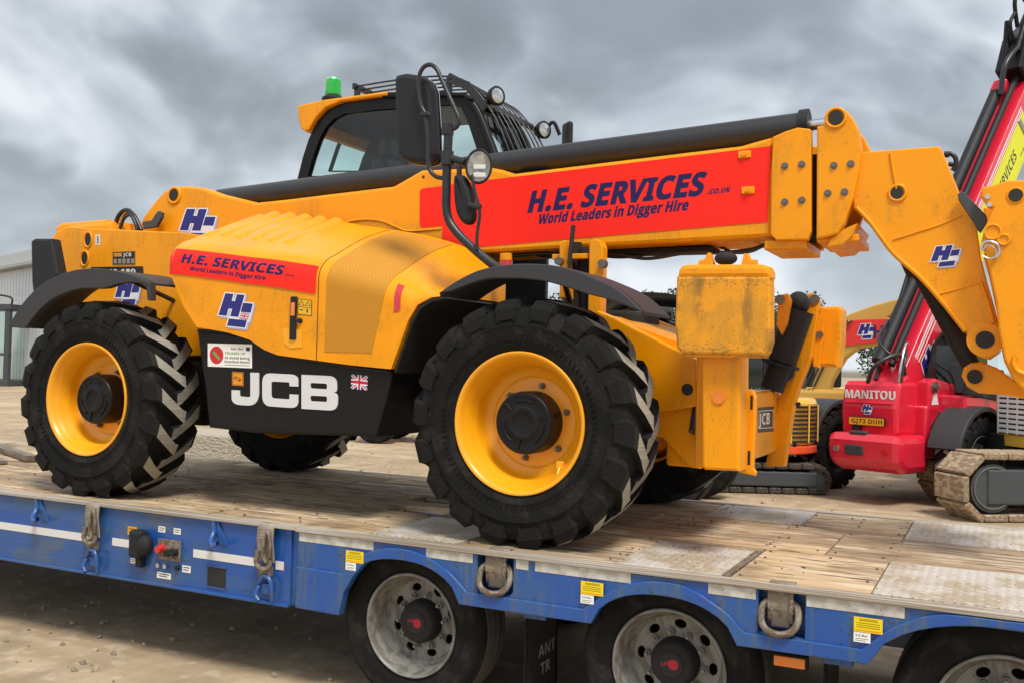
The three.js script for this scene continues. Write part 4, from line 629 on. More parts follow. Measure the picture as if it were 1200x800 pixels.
// ================================================================ low-loader trailer
const L = thing('low_loader_trailer', 'blue low loader trailer with worn timber deck under the large yellow telehandler', 'trailer', [0, 0, 0]);
{
  const SZ = 0.12, FZ = -2.28, XL = -7.5, XR = 8.6;
  // left side beam and stepped right side plate
  const lb = mesh('side_beam', [box(XL, 1.74, 0.455, 0.862, 0.06, 0.10, 0.004), box(XL, 1.74, 0.445, 0.462, 0.0, 0.118, 0.004)], M.blue, L);
  mesh('side_beam', [box(XL, 1.74, 0.455, 0.862, FZ + 0.02, FZ + 0.06, 0.004)], M.blue, L);
  mesh('step_column', [box(1.70, 1.80, 0.455, 0.85, 0.02, 0.085, 0.004)], M.blue, L);
  const arch = (c, w, h, y0) => { const o = []; for (let i = 0; i <= 16; i++) { const t = i / 16 * 2 - 1; o.push([c + t * w, y0 + (h - y0) * Math.pow(Math.max(0, 1 - Math.pow(Math.abs(t), 2.3)), 0.62)]); } return o; };
  const A1 = arch(2.455, 0.345, 0.782, 0.605), A2 = arch(3.825, 0.335, 0.776, 0.607), A3 = arch(5.19, 0.50, 0.822, 0.61);
  A1[0] = [2.085, 0.455]; A1[1] = [2.115, 0.575]; A1[2] = [2.17, 0.665];
  const low = [[1.80, 0.455], ...A1, [3.49, 0.607], ...A2, [4.60, 0.61], ...A3, [6.1, 0.61], [XR, 0.66]];
  const notch = [[4.44, 0.858], [4.44, 0.672], [4.245, 0.672], [4.245, 0.858], [3.085, 0.858], [3.085, 0.70], [3.06, 0.672], [2.90, 0.672], [2.89, 0.70], [2.89, 0.858]];
  const side = [[XR, 0.858], ...notch, [1.80, 0.858], ...low];
  const sp = mesh('side_plate', ext(side, 0.085, SZ, 0.003), M.blue, L);
  mesh('side_plate', ext([[XR, 0.858], [1.80, 0.858], ...low], FZ, FZ + 0.035, 0.003), M.blue, L);
  // raised band round the wheel arches
  const band = (inner, out) => inner.concat(out.slice().reverse());
  const up = [[1.805, 0.678], [2.10, 0.674], [2.205, 0.775], [2.335, 0.826], [2.465, 0.841], [2.60, 0.819], [2.724, 0.765], [2.84, 0.672], [3.45, 0.670], [3.52, 0.722], [3.60, 0.779], [3.69, 0.818], [3.80, 0.838], [3.935, 0.830], [4.042, 0.781], [4.127, 0.730], [4.19, 0.670], [4.666, 0.670], [4.765, 0.760], [4.87, 0.822], [4.966, 0.850], [5.19, 0.855], [5.42, 0.85], [5.62, 0.76], [5.72, 0.67], [6.1, 0.67], [XR, 0.71]];
  const upS = [[1.805, 0.678], [2.08, 0.674], ...smooth(up.slice(1, 8), 5), ...smooth(up.slice(8, 17), 5), ...smooth(up.slice(17, 25), 5), [6.1, 0.67], [XR, 0.71]];
  const lowB = [[1.805, 0.46], [2.06, 0.46], ...A1.slice(1).map(p => p), ...low.slice(18)];
  mesh('arch_band', ext(band([[1.805, 0.458], ...A1.map(([x, y]) => [x, y + 0.001]), [3.49, 0.608], ...A2.map(([x, y]) => [x, y + 0.001]), [4.60, 0.611], ...A3.map(([x, y]) => [x, y + 0.001]), [6.1, 0.611], [XR, 0.661]], upS), SZ - 0.002, SZ + 0.014, 0.005), M.blue, sp);
  // pockets behind the lashing points
  for (const [a, b] of [[2.885, 3.09], [4.24, 4.445]]) mesh('lashing_pocket', [box(a, b, 0.66, 0.845, 0.0, 0.02, 0.003), box(a - 0.004, a, 0.66, 0.85, 0.0, 0.084, 0), box(b, b + 0.004, 0.66, 0.85, 0.0, 0.084, 0), box(a, b, 0.656, 0.66, 0.0, 0.084, 0)], M.blue, L);
  // steel rubbing edge along the deck
  mesh('deck_edge', [box(XL, 1.78, 0.863, 0.882, 0.045, 0.125, 0.003), box(1.79, XR, 0.860, 0.882, 0.06, 0.135, 0.003)], M.edge, L);
  mesh('deck_edge', [box(XL, XR, 0.863, 0.882, FZ, FZ + 0.06, 0.003)], M.edge, L);
  // frame under the deck
  mesh('chassis_beam', [box(XL, XR, 0.50, 0.80, -0.62, -0.74, 0.01), box(XL, XR, 0.50, 0.80, -1.45, -1.57, 0.01), ...[-6, -5, -4, -3, -2, -1, 0, 1, 1.9, 3.1, 4.5, 5.9, 7].map(x => box(x, x + 0.12, 0.56, 0.80, 0.03, -2.2, 0.005)), box(XL, 1.7, 0.46, 0.50, -0.4, -1.8, 0.01)], M.blue, L);
  for (const x of [2.455, 3.825, 5.19]) mesh('axle', [rod([x, 0.43, -0.1], [x, 0.43, -2.06], 0.06), box(x - 0.3, x + 0.1, 0.45, 0.6, -0.62, -0.72, 0.02), box(x - 0.3, x + 0.1, 0.45, 0.6, -1.46, -1.56, 0.02)], M.dark, L);
  mesh('deck_underlay', [box(XL, XR, 0.80, 0.842, 0.04, -2.2, 0)], M.blue, L);

  // deck timbers and plates: each piece its own mesh
  const plank = (x0, x1, z0, z1, k, dy = 0) => {
    const g = box(x0 + 0.004, x1 - 0.004, 0.842, 0.880 + dy, Math.max(z0, z1) - 0.004, Math.min(z0, z1) + 0.004, 0.004, 1), uv = g.attributes.uv, p = g.attributes.position, o1 = rnd() * 7, o2 = rnd() * 7;
    for (let i = 0; i < uv.count; i++) uv.setXY(i, p.getX(i) / 1.5 + o1, (p.getZ(i) + p.getY(i)) / 1.1 + o2);
    const m = mesh('deck_plank', g, M.woods[k], L); return m;
  };
  const plate = (x0, x1, z0, z1, dy = 0.004) => {
    const g = box(x0 + 0.004, x1 - 0.004, 0.842, 0.880 + dy, Math.max(z0, z1) - 0.004, Math.min(z0, z1) + 0.004, 0.003, 1), uv = g.attributes.uv, p = g.attributes.position, o = rnd() * 3;
    for (let i = 0; i < uv.count; i++) uv.setXY(i, p.getX(i) + o, p.getZ(i) + p.getY(i) + o); return mesh('tread_plate', g, M.plate, L);
  };
  const kk = () => Math.floor(rnd() * 3);
  const row = (z0, z1, cuts, k) => { for (let i = 0; i < cuts.length - 1; i++) plank(cuts[i], cuts[i + 1], z0, z1, k ?? kk(), rr(-0.004, 0.003)); };
  // forward deck: long boards
  const e = [0.055, -0.22, -0.46, -0.70, -0.92, -1.14, -1.36, -1.58, -1.80, -2.02, -2.215];
  for (let i = 0; i < e.length - 1; i++) row(e[i], e[i + 1], [XL, rr(-5.2, -3.5), rr(-2.4, -0.6), rr(0.2, 1.2), i < 3 ? 2.2 : rr(1.7, 2.3)]);
  const e0 = [2.2];
  // rear deck: outer tracks with plates over the axles, boards between
  const midCut = [[1.7, 4.385, 8.6], [2.3, 3.2, 4.385, 6.4, 8.6], [1.9, 4.385, 7.2, 8.6]];
  plate(2.2, 2.74, 0.055, -0.62); row(0.055, -0.30, [2.74, 3.57]); row(-0.30, -0.62, [2.74, 3.57]); plate(3.57, 4.07, 0.055, -0.62); mesh('joint_strip', box(4.072, 4.102, 0.85, 0.886, 0.05, -0.62, 0.003), M.galv, L);
  plank(4.104, 4.69, 0.055, -0.72, 0, 0.001); plate(4.69, 5.75, 0.055, -0.72); row(0.055, -0.34, [5.75, 6.9, XR]); row(-0.34, -0.72, [5.75, 7.4, XR]);
  row(-0.62, -0.72, [2.2, 3.4, 4.1], 2);
  for (let i = 0; i < 3; i++) { const z0 = -0.72 - i * 0.237; row(z0, z0 - 0.237, [[2.2, 4.385, 6.6, XR], [2.2, 3.1, 4.385, 5.9, XR], [2.2, 2.7, 4.385, 7.0, XR]][i]); }
  row(-1.431, -1.60, [2.2, 3.3, 4.69], 1); plate(2.2, 2.74, -1.60, -2.19); row(-1.60, -1.89, [2.74, 3.52]); row(-1.89, -2.19, [2.74, 3.52]); plate(3.52, 4.115, -1.60, -2.19); plank(4.115, 4.69, -1.60, -2.19, 0); plate(4.69, 5.75, -1.431, -2.19); row(-1.431, -1.8, [5.75, 7.1, XR]); row(-1.8, -2.19, [5.75, 6.8, XR]); row(-2.19, -2.215, [2.2, XR], 2);

  // reflective strips
  const strip = (x0, x1, y0, y1, z, mt = M.refl) => { const g = box(x0, x1, y0, y1, z, z + 0.002, 0), uv = g.attributes.uv, p = g.attributes.position, o = rnd(); for (let i = 0; i < uv.count; i++) uv.setXY(i, p.getX(i) * 2 + o, p.getY(i) * 2); mesh('reflective_strip', g, mt, L); };
  for (const [a, b] of [[-7.4, -3], [-2.98, 0.245], [0.40, 0.62], [1.045, 1.50], [1.64, 1.695]]) strip(a, b, 0.638, 0.684, 0.1005, M.reflClean);
  for (const [a, b] of [[1.81, 2.285], [2.60, 2.865], [3.10, 3.165], [3.20, 3.675], [4.03, 4.235], [4.445, 4.825], [6.0, 6.5]]) strip(a, b, 0.812, 0.857, SZ + 0.0005);
  // yellow and white stickers
  const wy = stickerTex(128, 72, '#f2d30c', (g) => { textLine(g, 'WARNING', 24, 20, 17, '#6a5600'); for (let i = 0; i < 3; i++) { g.fillStyle = '#8a7712'; g.fillRect(12, 27 + i * 10, 104, 4); } g.fillStyle = '#e58a12'; g.fillRect(6, 62, 116, 5); });
  const ww = stickerTex(80, 56, '#f1f0eb', (g) => { textLine(g, '9.0 Bar', 8, 24, 18, '#333'); g.fillStyle = '#777'; g.fillRect(8, 34, 62, 4); g.fillRect(8, 44, 50, 4); });
  for (const x of [2.125, 3.44, 4.635]) { quad('warning_sticker', [[x, 0.80, SZ + 0.016], [x + 0.11, 0.80, SZ + 0.016], [x + 0.11, 0.74, SZ + 0.016], [x, 0.74, SZ + 0.016]], wy, L); quad('pressure_sticker', [[x, 0.738, SZ + 0.016], [x + 0.065, 0.738, SZ + 0.016], [x + 0.065, 0.698, SZ + 0.016], [x, 0.698, SZ + 0.016]], ww, L); }
  // controls on the left beam
  const CZ = 0.101;
  const cp = mesh('control_panel', [box(0.78, 0.955, 0.60, 0.72, CZ, CZ + 0.012, 0.003)], M.galv, L);
  mesh('red_knob', [rod([0.815, 0.665, CZ], [0.815, 0.665, CZ + 0.05], 0.028, 0.022)], M.redLens, cp); mesh('black_knob', [rod([0.885, 0.65, CZ], [0.885, 0.65, CZ + 0.05], 0.02), rod([0.925, 0.655, CZ], [0.925, 0.655, CZ + 0.05], 0.02)], M.plastic, cp);
  mesh('valve_box', [box(0.60, 0.70, 0.60, 0.76, CZ, CZ + 0.07, 0.02), new THREE.SphereGeometry(0.06, 18, 12).scale(0.8, 1, 0.7).translate(0.72, 0.68, CZ + 0.05), box(0.63, 0.68, 0.54, 0.6, CZ, CZ + 0.04, 0.01)], M.plastic, L);
  for (const x of [0.79, 0.845, 0.935]) mesh('push_button', [rod([x, 0.565, CZ - 0.002], [x, 0.565, CZ + 0.02], 0.014)], x > 0.9 ? M.plastic : M.chrome, L);
  const st = (x0, x1, y0, y1, bg, s, c) => quad('control_sticker', [[x0, y1, CZ + 0.001], [x1, y1, CZ + 0.001], [x1, y0, CZ + 0.001], [x0, y0, CZ + 0.001]], stickerTex(64, 32, bg, (g) => { if (s) textLine(g, s, 4, 22, 15, c); else { g.fillStyle = c; g.fillRect(8, 7, 48, 5); g.fillRect(8, 18, 40, 5); } }), L);
  st(0.525, 0.60, 0.715, 0.765, '#e6a516', '', '#8a5a08'); st(0.77, 0.825, 0.755, 0.79, '#e9e7e2', '', '#666'); st(0.89, 0.945, 0.755, 0.79, '#e9e7e2', '', '#666'); st(0.965, 1.03, 0.545, 0.585, '#e9e7e2', '', '#555'); st(0.77, 0.88, 0.49, 0.525, '#efeee9', '', '#222'); st(0.555, 0.60, 0.55, 0.58, '#e9e7e2', '', '#555');
  mesh('socket_recess', [box(1.155, 1.29, 0.49, 0.60, 0.094, 0.1015, 0)], M.hole, L); each('socket_frame', [box(1.15, 1.295, 0.60, 0.608, 0.098, 0.106, 0), box(1.15, 1.295, 0.482, 0.49, 0.098, 0.106, 0)], M.blue, L);
  // rope hooks
  for (const x of [-0.26, 1.20]) mesh('rope_hook', [tube([[x, 0.86, 0.11], [x + 0.005, 0.80, 0.115], [x + 0.02, 0.755, 0.15], [x + 0.06, 0.735, 0.17], [x + 0.09, 0.75, 0.17]], 0.016, 24, 8), ext([[x - 0.02, 0.86], [x + 0.03, 0.86], [x + 0.10, 0.73], [x + 0.05, 0.74]], 0.10, 0.11, 0)], M.blue, L);
  // lashing points: steel tongue and swivel ring
  const tongue = (x, z, w) => { const t = grp('lashing_point', L, [x, 0, z]);
    const pr = []; for (const [a, y] of [[-0.02, 0.888], [0.02, 0.890], [0.045, 0.875], [0.058, 0.84], [0.058, 0.78], [0.045, 0.725]]) pr.push([a, y]);
    mesh('strap', [extX(pr.concat(pr.slice().reverse().map(([a, y]) => [a - 0.014, y - 0.008])), -w / 2, w / 2, 0.003), rod([w / 2 - 0.005, 0.86, 0.06], [w / 2 - 0.005, 0.77, 0.062], 0.010)], M.galv, t);
    mesh('ring', [tube([[-w * 0.62, 0.80, 0.045], [-w * 0.72, 0.74, 0.07], [-w * 0.5, 0.70, 0.085], [0, 0.684, 0.09], [w * 0.5, 0.70, 0.085], [w * 0.72, 0.74, 0.07], [w * 0.62, 0.80, 0.045], [0, 0.815, 0.035]], 0.015, 60, 10, true)], M.galv, t);
    mesh('hinge_block', [box(-w * 0.4, w * 0.4, 0.70, 0.76, 0.01, 0.05, 0.01)], M.bolt, t); return t; };
  tongue(2.985, 0.055, 0.112); tongue(4.335, 0.055, 0.105);
  for (const x of [0.265, 1.595]) { const t = grp('lashing_hook', L, [x, 0, 0.10]);
    const pr = [[-0.03, 0.882], [0.02, 0.884], [0.04, 0.86], [0.045, 0.80], [0.035, 0.74], [0.03, 0.68]];
    mesh('strap', [extX(pr.concat(pr.slice().reverse().map(([a, y]) => [a - 0.014, y - 0.006])), -0.058, 0.05, 0.003)], M.webbing, t);
    mesh('chain_link', [tube([[0.03, 0.85, 0.06], [0.055, 0.80, 0.065], [0.05, 0.72, 0.06], [0.02, 0.68, 0.05], [0.0, 0.72, 0.05], [0.01, 0.80, 0.06]], 0.010, 40, 8, true), tube([[-0.04, 0.74, 0.05], [-0.045, 0.68, 0.055], [-0.02, 0.645, 0.055], [0.03, 0.65, 0.05], [0.05, 0.70, 0.05]], 0.014, 30, 8)], M.galv, t);
    mesh('hook_block', [box(-0.05, 0.035, 0.59, 0.66, 0.0, 0.04, 0.012)], M.galv, t);
    mesh('d_ring', [tube([[-0.035, 0.55, 0.035], [-0.045, 0.50, 0.05], [-0.02, 0.47, 0.055]], 0.012, 14, 8), tube([[-0.04, 0.56, 0.03], [0.0, 0.605, 0.04], [0.04, 0.585, 0.04], [0.055, 0.53, 0.04], [0.05, 0.47, 0.03]], 0.013, 30, 8), box(-0.04, 0.03, 0.50, 0.56, 0.0, 0.03, 0.006)], M.blue, t); }
  // marker lamp under the plate
  const mk = grp('marker_lamp', L, [4.37, 0.555, 0.06]); mesh('housing', box(-0.075, 0.075, -0.03, 0.03, -0.03, 0.0, 0.005), M.plastic, mk); mesh('lens', box(-0.065, 0.065, -0.022, 0.022, 0.0, 0.014, 0.006), M.amber, mk);
  mesh('lamp_bracket', box(4.30, 4.34, 0.57, 0.66, 0.02, 0.03, 0), M.dark, L);

  // wheels
  const TR = 0.43, rimR = 0.262;
  const tg = latheZ([[0.255, -0.045], [0.262, -0.012], [0.285, 0.0], [0.33, 0.010], [0.375, 0.006], [0.405, -0.012], [0.418, -0.025], [0.424, -0.04], [0.427, -0.05]], 80); const tread = latheZ([[0.427, -0.05], [TR, -0.055], [TR, -0.085], [0.420, -0.088], [0.420, -0.096], [TR, -0.099], [TR, -0.14], [0.420, -0.143], [0.420, -0.151], [TR, -0.154], [TR, -0.195], [0.420, -0.198], [0.420, -0.206], [TR, -0.209], [TR, -0.235], [0.425, -0.25]], 80); const tback = latheZ([[0.425, -0.25], [0.418, -0.26], [0.38, -0.285], [0.33, -0.29], [0.262, -0.275]], 80);
  const rg = latheZ([[0.268, -0.006], [0.264, 0.004], [0.257, 0.004], [0.252, -0.006], [0.246, -0.022], [0.243, -0.05], [0.234, -0.058], [0.231, -0.10], [0.226, -0.125], [0.215, -0.14], [0.203, -0.150]], 64);
  const discS = new THREE.Shape(); discS.absarc(0, 0, 0.208, 0, 2 * PI); for (let i = 0; i < 8; i++) { const a = i * PI / 4 + 0.2, h = new THREE.Path(); h.absellipse(0.172 * Math.cos(a), 0.172 * Math.sin(a), 0.022, 0.030, 0, 2 * PI, true, a); discS.holes.push(h); }
  const dg = new THREE.ExtrudeGeometry(discS, { depth: 0.012, bevelEnabled: true, bevelSize: 0.002, bevelThickness: 0.003, curveSegments: 24 }).translate(0, 0, -0.157);
  const hubBackG = latheZ([[0.002, -0.25], [0.20, -0.25], [0.21, -0.19]], 32); const hubG = merge([latheZ([[0.113, -0.15], [0.110, -0.095], [0.10, -0.068], [0.088, -0.060], [0.002, -0.056]], 40)]);
  const nutG = merge([new THREE.CylinderGeometry(0.015, 0.017, 0.03, 6).rotateX(PI / 2).translate(0, 0, -0.132), new THREE.CylinderGeometry(0.008, 0.008, 0.045, 8).rotateX(PI / 2).translate(0, 0, -0.117), new THREE.CylinderGeometry(0.020, 0.020, 0.006, 14).rotateX(PI / 2).translate(0, 0, -0.140)]);
  const redMark = canvasTex(64, 64, (g) => { g.fillStyle = '#1c1b1a'; g.fillRect(0, 0, 64, 64); g.fillStyle = '#a51d2c'; g.beginPath(); g.arc(38, 32, 14, 0, 7); g.fill(); g.font = 'bold 15px sans-serif'; g.fillText('SAF', 4, 30); });
  const markM = new THREE.MeshPhysicalMaterial({ map: redMark, roughness: 0.7 });
  for (const [x, z, f, s] of [[2.455, 0.025, false, 0.1], [3.825, 0.025, false, 0.5], [5.19, 0.025, false, 0.3], [2.455, -2.19, true, 0], [3.825, -2.19, true, 0.2], [5.19, -2.19, true, 0.6]]) {
    const w = grp('wheel', L, [x, TR, z]); w.rotation.y = f ? PI : 0;
    mesh('tyre', merge([tg.clone(), tback.clone()]), M.rubber, w); mesh('tread', tread, M.roadTread, w); mesh('rim', rg, M.truckRim, w); mesh('rim_disc', dg, M.truckRim, w).rotation.z = s; mesh('hub', hubG, M.dark, w); mesh('brake_drum', hubBackG, M.dark, w); mesh('hub_badge', new THREE.CircleGeometry(0.055, 28).translate(0, 0, -0.0545), markM, w).rotation.z = s * 0.6;
    if (!f) for (let i = 0; i < 10; i++) { const n = mesh('wheel_nut', nutG, M.truckRim, w); const a = i * PI / 5 + s; n.position.set(0.137 * Math.cos(a), 0.137 * Math.sin(a), 0); }
  }
  // lettered mud flaps between the wheels
  const flap = stickerTex(256, 512, '#2b2a29', (g, w, h) => { for (let i = 0; i < 900; i++) { g.fillStyle = `rgba(${rr(60, 130) | 0},${rr(55, 115) | 0},${rr(48, 95) | 0},${rr(0.03, 0.12)})`; g.fillRect(rr(0, w), rr(0, h), rr(1, 5), rr(4, 40)); } textLine(g, 'ANT', 100, 330, 78, '#a09d96'); textLine(g, 'TR', 120, 420, 78, '#a09d96'); });
  for (const [x] of [[3.10], [4.50]]) { const q = mesh('mud_flap', [extX([[0.0, 0.70], [-0.02, 0.72], [-0.36, 0.72], [-0.38, 0.12], [0.02, 0.12]], x, x + 0.012, 0.003)], M.rubber, L); quad('flap_lettering', [[x + 0.0135, 0.66, 0.0], [x + 0.0135, 0.66, -0.34], [x + 0.0135, 0.14, -0.34], [x + 0.0135, 0.14, 0.0]], flap, q); }
  // steel angle lying on the forward deck
  mesh('ramp_angle', [(() => { const g = box(-1.5, 1.5, 0, 0.05, -0.05, 0.05, 0.004); return g.rotateY(-0.42).translate(-3.3, 0.884, -1.75); })(), (() => { const g = box(-1.5, 1.5, 0, 0.03, -0.03, 0.03, 0.004); return g.rotateY(-0.42).translate(-3.3, 0.884, -1.50); })()], M.galv, L);
}

// ================================================================ red telehandler behind, boom raised
{
  const R = thing('red_telehandler', 'red telehandler with number plate and raised boom parked between the yellow excavators', 'telehandler', [3.95, 0, -10.9], 1.134);
  const wheel = (x, z, f) => bigWheel(R, [x, 0.61, z], f, x * 0.7, M.greyPaint, M.greyPaint);
  wheel(0, 1.12, false); wheel(0, -1.46, true); wheel(2.85, 1.12, false); wheel(2.85, -1.12, true);
  mesh('hull', [box(-0.55, 3.3, 0.62, 1.35, -0.55, 0.60, 0.05), ext([[-0.5, 1.2], [0.9, 1.2], [0.35, 1.62], [-0.30, 1.72], [-0.5, 1.66]], 0.40, 0.60, 0.03), ext([[-0.5, 1.3], [3.2, 1.3], [3.0, 1.45], [1.9, 1.52], [0.2, 1.62], [-0.5, 1.64]], -0.42, 0.42, 0.03)], M.red, R);
  mesh('chassis', [box(-0.4, 3.2, 0.45, 0.75, -0.4, 0.4, 0.03), rod([0, 0.61, -1.0], [0, 0.61, 1.0], 0.12), rod([2.85, 0.61, -1.0], [2.85, 0.61, 1.0], 0.12)], M.dark, R);
  const rear = mesh('rear_cover', [ext([[-1.0, 0.95], [-0.45, 0.9], [-0.45, 1.66], [-0.9, 1.66], [-0.97, 1.6], [-1.03, 1.3]], -0.40, 0.44, 0.05)], M.red, R);
  const font = await new FontLoader().loadAsync('fonts/droid/droid_sans_bold.typeface.json');
  const tx = new TextGeometry('MANITOU', { font, size: 0.145, depth: 0.012, curveSegments: 4 }); tx.computeBoundingBox(); const tw = tx.boundingBox.max.x;
  mesh('lettering', tx.translate(-tw / 2, 0, 0).scale(0.82, 0.8, 1).rotateY(-PI / 2).translate(-1.0, 1.42, 0.02), M.white, rear);
  mesh('recess_line', [box(-1.045, -1.015, 1.355, 1.37, -0.34, 0.38, 0.004)], M.red, rear);
  logo(rear, [-1.045, 1.20, -0.07], [0, 0, 0.17], [0, 0.14, 0], [-1, 0, 0]);
  const np = stickerTex(256, 64, '#e8a91c', (g) => { g.strokeStyle = '#2b2308'; g.lineWidth = 3; g.strokeRect(2, 2, 252, 60); textLine(g, 'GJ73 DUH', 18, 49, 50, '#1c1a14'); });
  mesh('number_plate_back', box(-1.06, -1.03, 1.05, 1.165, -0.26, 0.29, 0.006), M.plastic, rear);
  quad('number_plate', [[-1.062, 1.162, -0.255], [-1.062, 1.162, 0.285], [-1.062, 1.053, 0.285], [-1.062, 1.053, -0.255]], np, rear);
  mesh('plate_lamp', [box(-1.05, -1.01, 0.98, 1.04, -0.22, -0.08, 0.01)], M.plastic, rear);
  const bp = []; for (const [x, y] of [[-1.22, 0.50], [-1.31, 0.60], [-1.34, 0.86], [-1.28, 0.95], [-0.6, 0.95], [-0.55, 0.44], [-1.1, 0.44]]) bp.push([x, y]);
  const bm = mesh('bumper', [ext(bp, -0.42, 0.66, 0.10)], M.red, R);
  each('recess_shade_block', [box(-1.35, -1.30, 0.66, 0.80, -0.14, 0.14, 0.03), box(-1.30, -1.2, 0.93, 0.985, -0.10, 0.16, 0.03)], M.fender, bm);  // dark blocks colour in the shade of the bumper recess
  for (const z of [-0.26, 0.46]) mesh('fog_lamp', rod([-1.355, 0.73, z], [-1.33, 0.73, z], 0.04), z < 0 ? M.lens : M.redLens, bm);
  // dark fenders
  const fd = (x, z) => { const o = []; for (let i = 0; i <= 30; i++) { const a = PI * (0.12 + 0.80 * i / 30); o.push([x + 0.74 * Math.cos(a), 0.62 + 0.74 * Math.sin(a)]); } const inn = o.slice().reverse().map(([a, b], i) => [x + (a - x) * 0.90, 0.62 + (b - 0.62) * 0.90]); mesh('fender', ext(o.concat(inn), z, z - 0.46, 0.015), M.fender, R); };
  fd(0, 1.16); fd(0, -1.02); fd(2.85, 1.16); fd(2.85, -0.68);
  mesh('side_marking', [box(0.15, 0.8, 1.28, 1.40, 0.601, 0.606, 0), ext([[-0.45, 1.05], [-0.2, 1.05], [0.15, 1.28], [0.15, 1.40], [-0.05, 1.40]], 0.601, 0.606, 0)], M.black, R);
  mesh('side_vent', [box(-0.4, -0.1, 0.78, 0.88, 0.601, 0.607, 0.002)], M.black, R);
  // cab
  const cabO = [[-0.25, 1.52], [1.45, 1.35], [1.60, 1.6], [1.40, 2.28], [0.25, 2.40], [-0.02, 2.2]];
  const cb = mesh('cab', [ext(cabO, 0.98, 0.94, 0.01, [[[-0.08, 1.62], [1.40, 1.52], [1.28, 2.20], [0.30, 2.32], [0.10, 2.14]]]), ext(cabO, 0.42, 0.38, 0.01), box(0.22, 1.42, 2.28, 2.38, 0.4, 0.96, 0.03), box(0.2, 0.5, 1.5, 1.95, 0.5, 0.8, 0.05)], M.black, R);
  mesh('cab_glass', new THREE.PlaneGeometry(1.4, 0.75).translate(0.65, 1.9, 0.955), M.glass, cb); mesh('cab_glass', quadGeo([[-0.01, 2.18, 0.42], [-0.01, 2.18, 0.94], [-0.22, 1.54, 0.94], [-0.22, 1.54, 0.42]]), M.glass, cb);
  mesh('cab_base', [box(-0.2, 1.4, 1.0, 1.5, 0.4, 0.96, 0.04)], M.red, R);
  mesh('hi_vis_jacket', [box(0.75, 1.05, 1.55, 2.1, 0.55, 0.67, 0.05)], std(0.45, 0.44, 0.12, 0.8), cb);
  mesh('mirror', [box(0.30, 0.36, 1.68, 1.86, 1.02, 1.22, 0.03), rod([0.33, 1.7, 1.1], [0.6, 1.5, 0.95], 0.015)], M.plastic, R);
  mesh('warning_triangle', ext([[-0.42, 1.36], [-0.24, 1.36], [-0.32, 1.58]], 0.602, 0.607, 0), M.white, R);
  mesh('boom_pivot', [rod([-0.35, 1.60, 0.5], [-0.35, 1.60, 0.625], 0.075), rod([-0.35, 1.60, 0.62], [-0.35, 1.60, 0.65], 0.045)], M.bolt, R);
  // raised boom: built along +x, then tilted
  const b = grp('boom', R, [-0.5, 1.5, 0.10]); b.rotation.z = 0.92;
  mesh('boom_section', [box(-0.1, 6.3, -0.40, 0.28, -0.25, 0.21, 0.02)], M.red, b);
  mesh('hose', [tube([[0.3, 0.34, 0.1], [0.15, 0.62, 0.2], [0.3, 0.75, 0.0], [0.9, 0.5, -0.2]], 0.022, 30, 6)], M.tube, b); mesh('hose', [tube([[0.5, 0.34, 0.15], [0.25, 0.5, 0.3], [-0.15, 0.35, 0.3], [-0.2, 0.0, 0.25]], 0.022, 30, 6)], M.tube, b); mesh('hose', [tube([[0.6, 0.34, 0.15], [0.4, 0.58, 0.28], [-0.05, 0.5, 0.32], [-0.25, 0.1, 0.2]], 0.018, 30, 6)], M.chrome, b);
  mesh('inner_section', [box(6.2, 6.75, -0.16, 0.22, -0.17, 0.17, 0.02)], M.red, b);
  mesh('cylinder', [rod([0.2, 0.44, -0.12], [5.7, 0.46, -0.12], 0.095), rod([0.2, 0.38, 0.05], [6.2, 0.38, 0.05], 0.05), rod([0.0, 0.30, -0.15], [2.2, 0.66, -0.15], 0.03)], M.plastic, b);
  each('cylinder_lug', [box(0.2, 0.42, 0.2, 0.48, -0.22, -0.04, 0.05), box(5.75, 6.0, 0.2, 0.52, -0.23, 0.0, 0.04)], M.red, b);
  each('stripe', [box(0.5, 5.6, 0.17, 0.195, 0.211, 0.215, 0), box(0.5, 5.6, 0.125, 0.145, 0.211, 0.215, 0), box(0.5, 2.6, 0.06, 0.075, 0.211, 0.215, 0)], M.white, b);
  const sv = stickerTex(512, 100, '#dfe21c', (g, w, h) => { g.setTransform(1, 0, -0.2, 1, 0, 0); textLine(g, 'H.E. SERVICES', 60, 66, 54, '#23221a'); textLine(g, '.co.uk', 440, 88, 18, '#23221a'); });
  quad('boom_panel', [[3.35, 0.06, 0.216], [5.3, 0.06, 0.216], [5.3, -0.36, 0.216], [3.35, -0.36, 0.216]], sv, b);
  mesh('panel_back', [box(2.7, 5.6, -0.43, 0.10, 0.18, 0.214, 0.004)], std(0.70, 0.72, 0.03, 0.5), b);
  mesh('panel_clamp', [box(5.33, 5.43, -0.45, 0.12, 0.17, 0.23, 0.01)], M.steel, b);
  logo(b, [0.42, -0.36, 0.212], [0.60, 0, 0], [0, 0.38, 0], [0, 0, 1]);
  mesh('boom_head', [ext([[6.2, -0.3], [6.9, -0.25], [7.4, 0.1], [7.3, 0.55], [6.7, 0.75], [6.1, 0.6]], -0.22, 0.22, 0.04), box(6.9, 8.2, -0.4, 0.4, -0.35, 0.35, 0.08), rod([6.3, 0.6, -0.1], [6.9, 0.95, -0.1], 0.05), rod([6.4, 0.7, 0.1], [7.2, 0.85, 0.1], 0.05)], M.black, b);
  mesh('head_hook', [tube([[6.9, 0.8, 0], [7.15, 1.12, 0], [7.35, 1.15, 0], [7.5, 0.8, 0]], 0.035, 30, 8), tube([[6.6, 0.7, 0], [6.75, 1.0, 0], [7.05, 1.0, 0]], 0.03, 20, 8)], M.black, b);
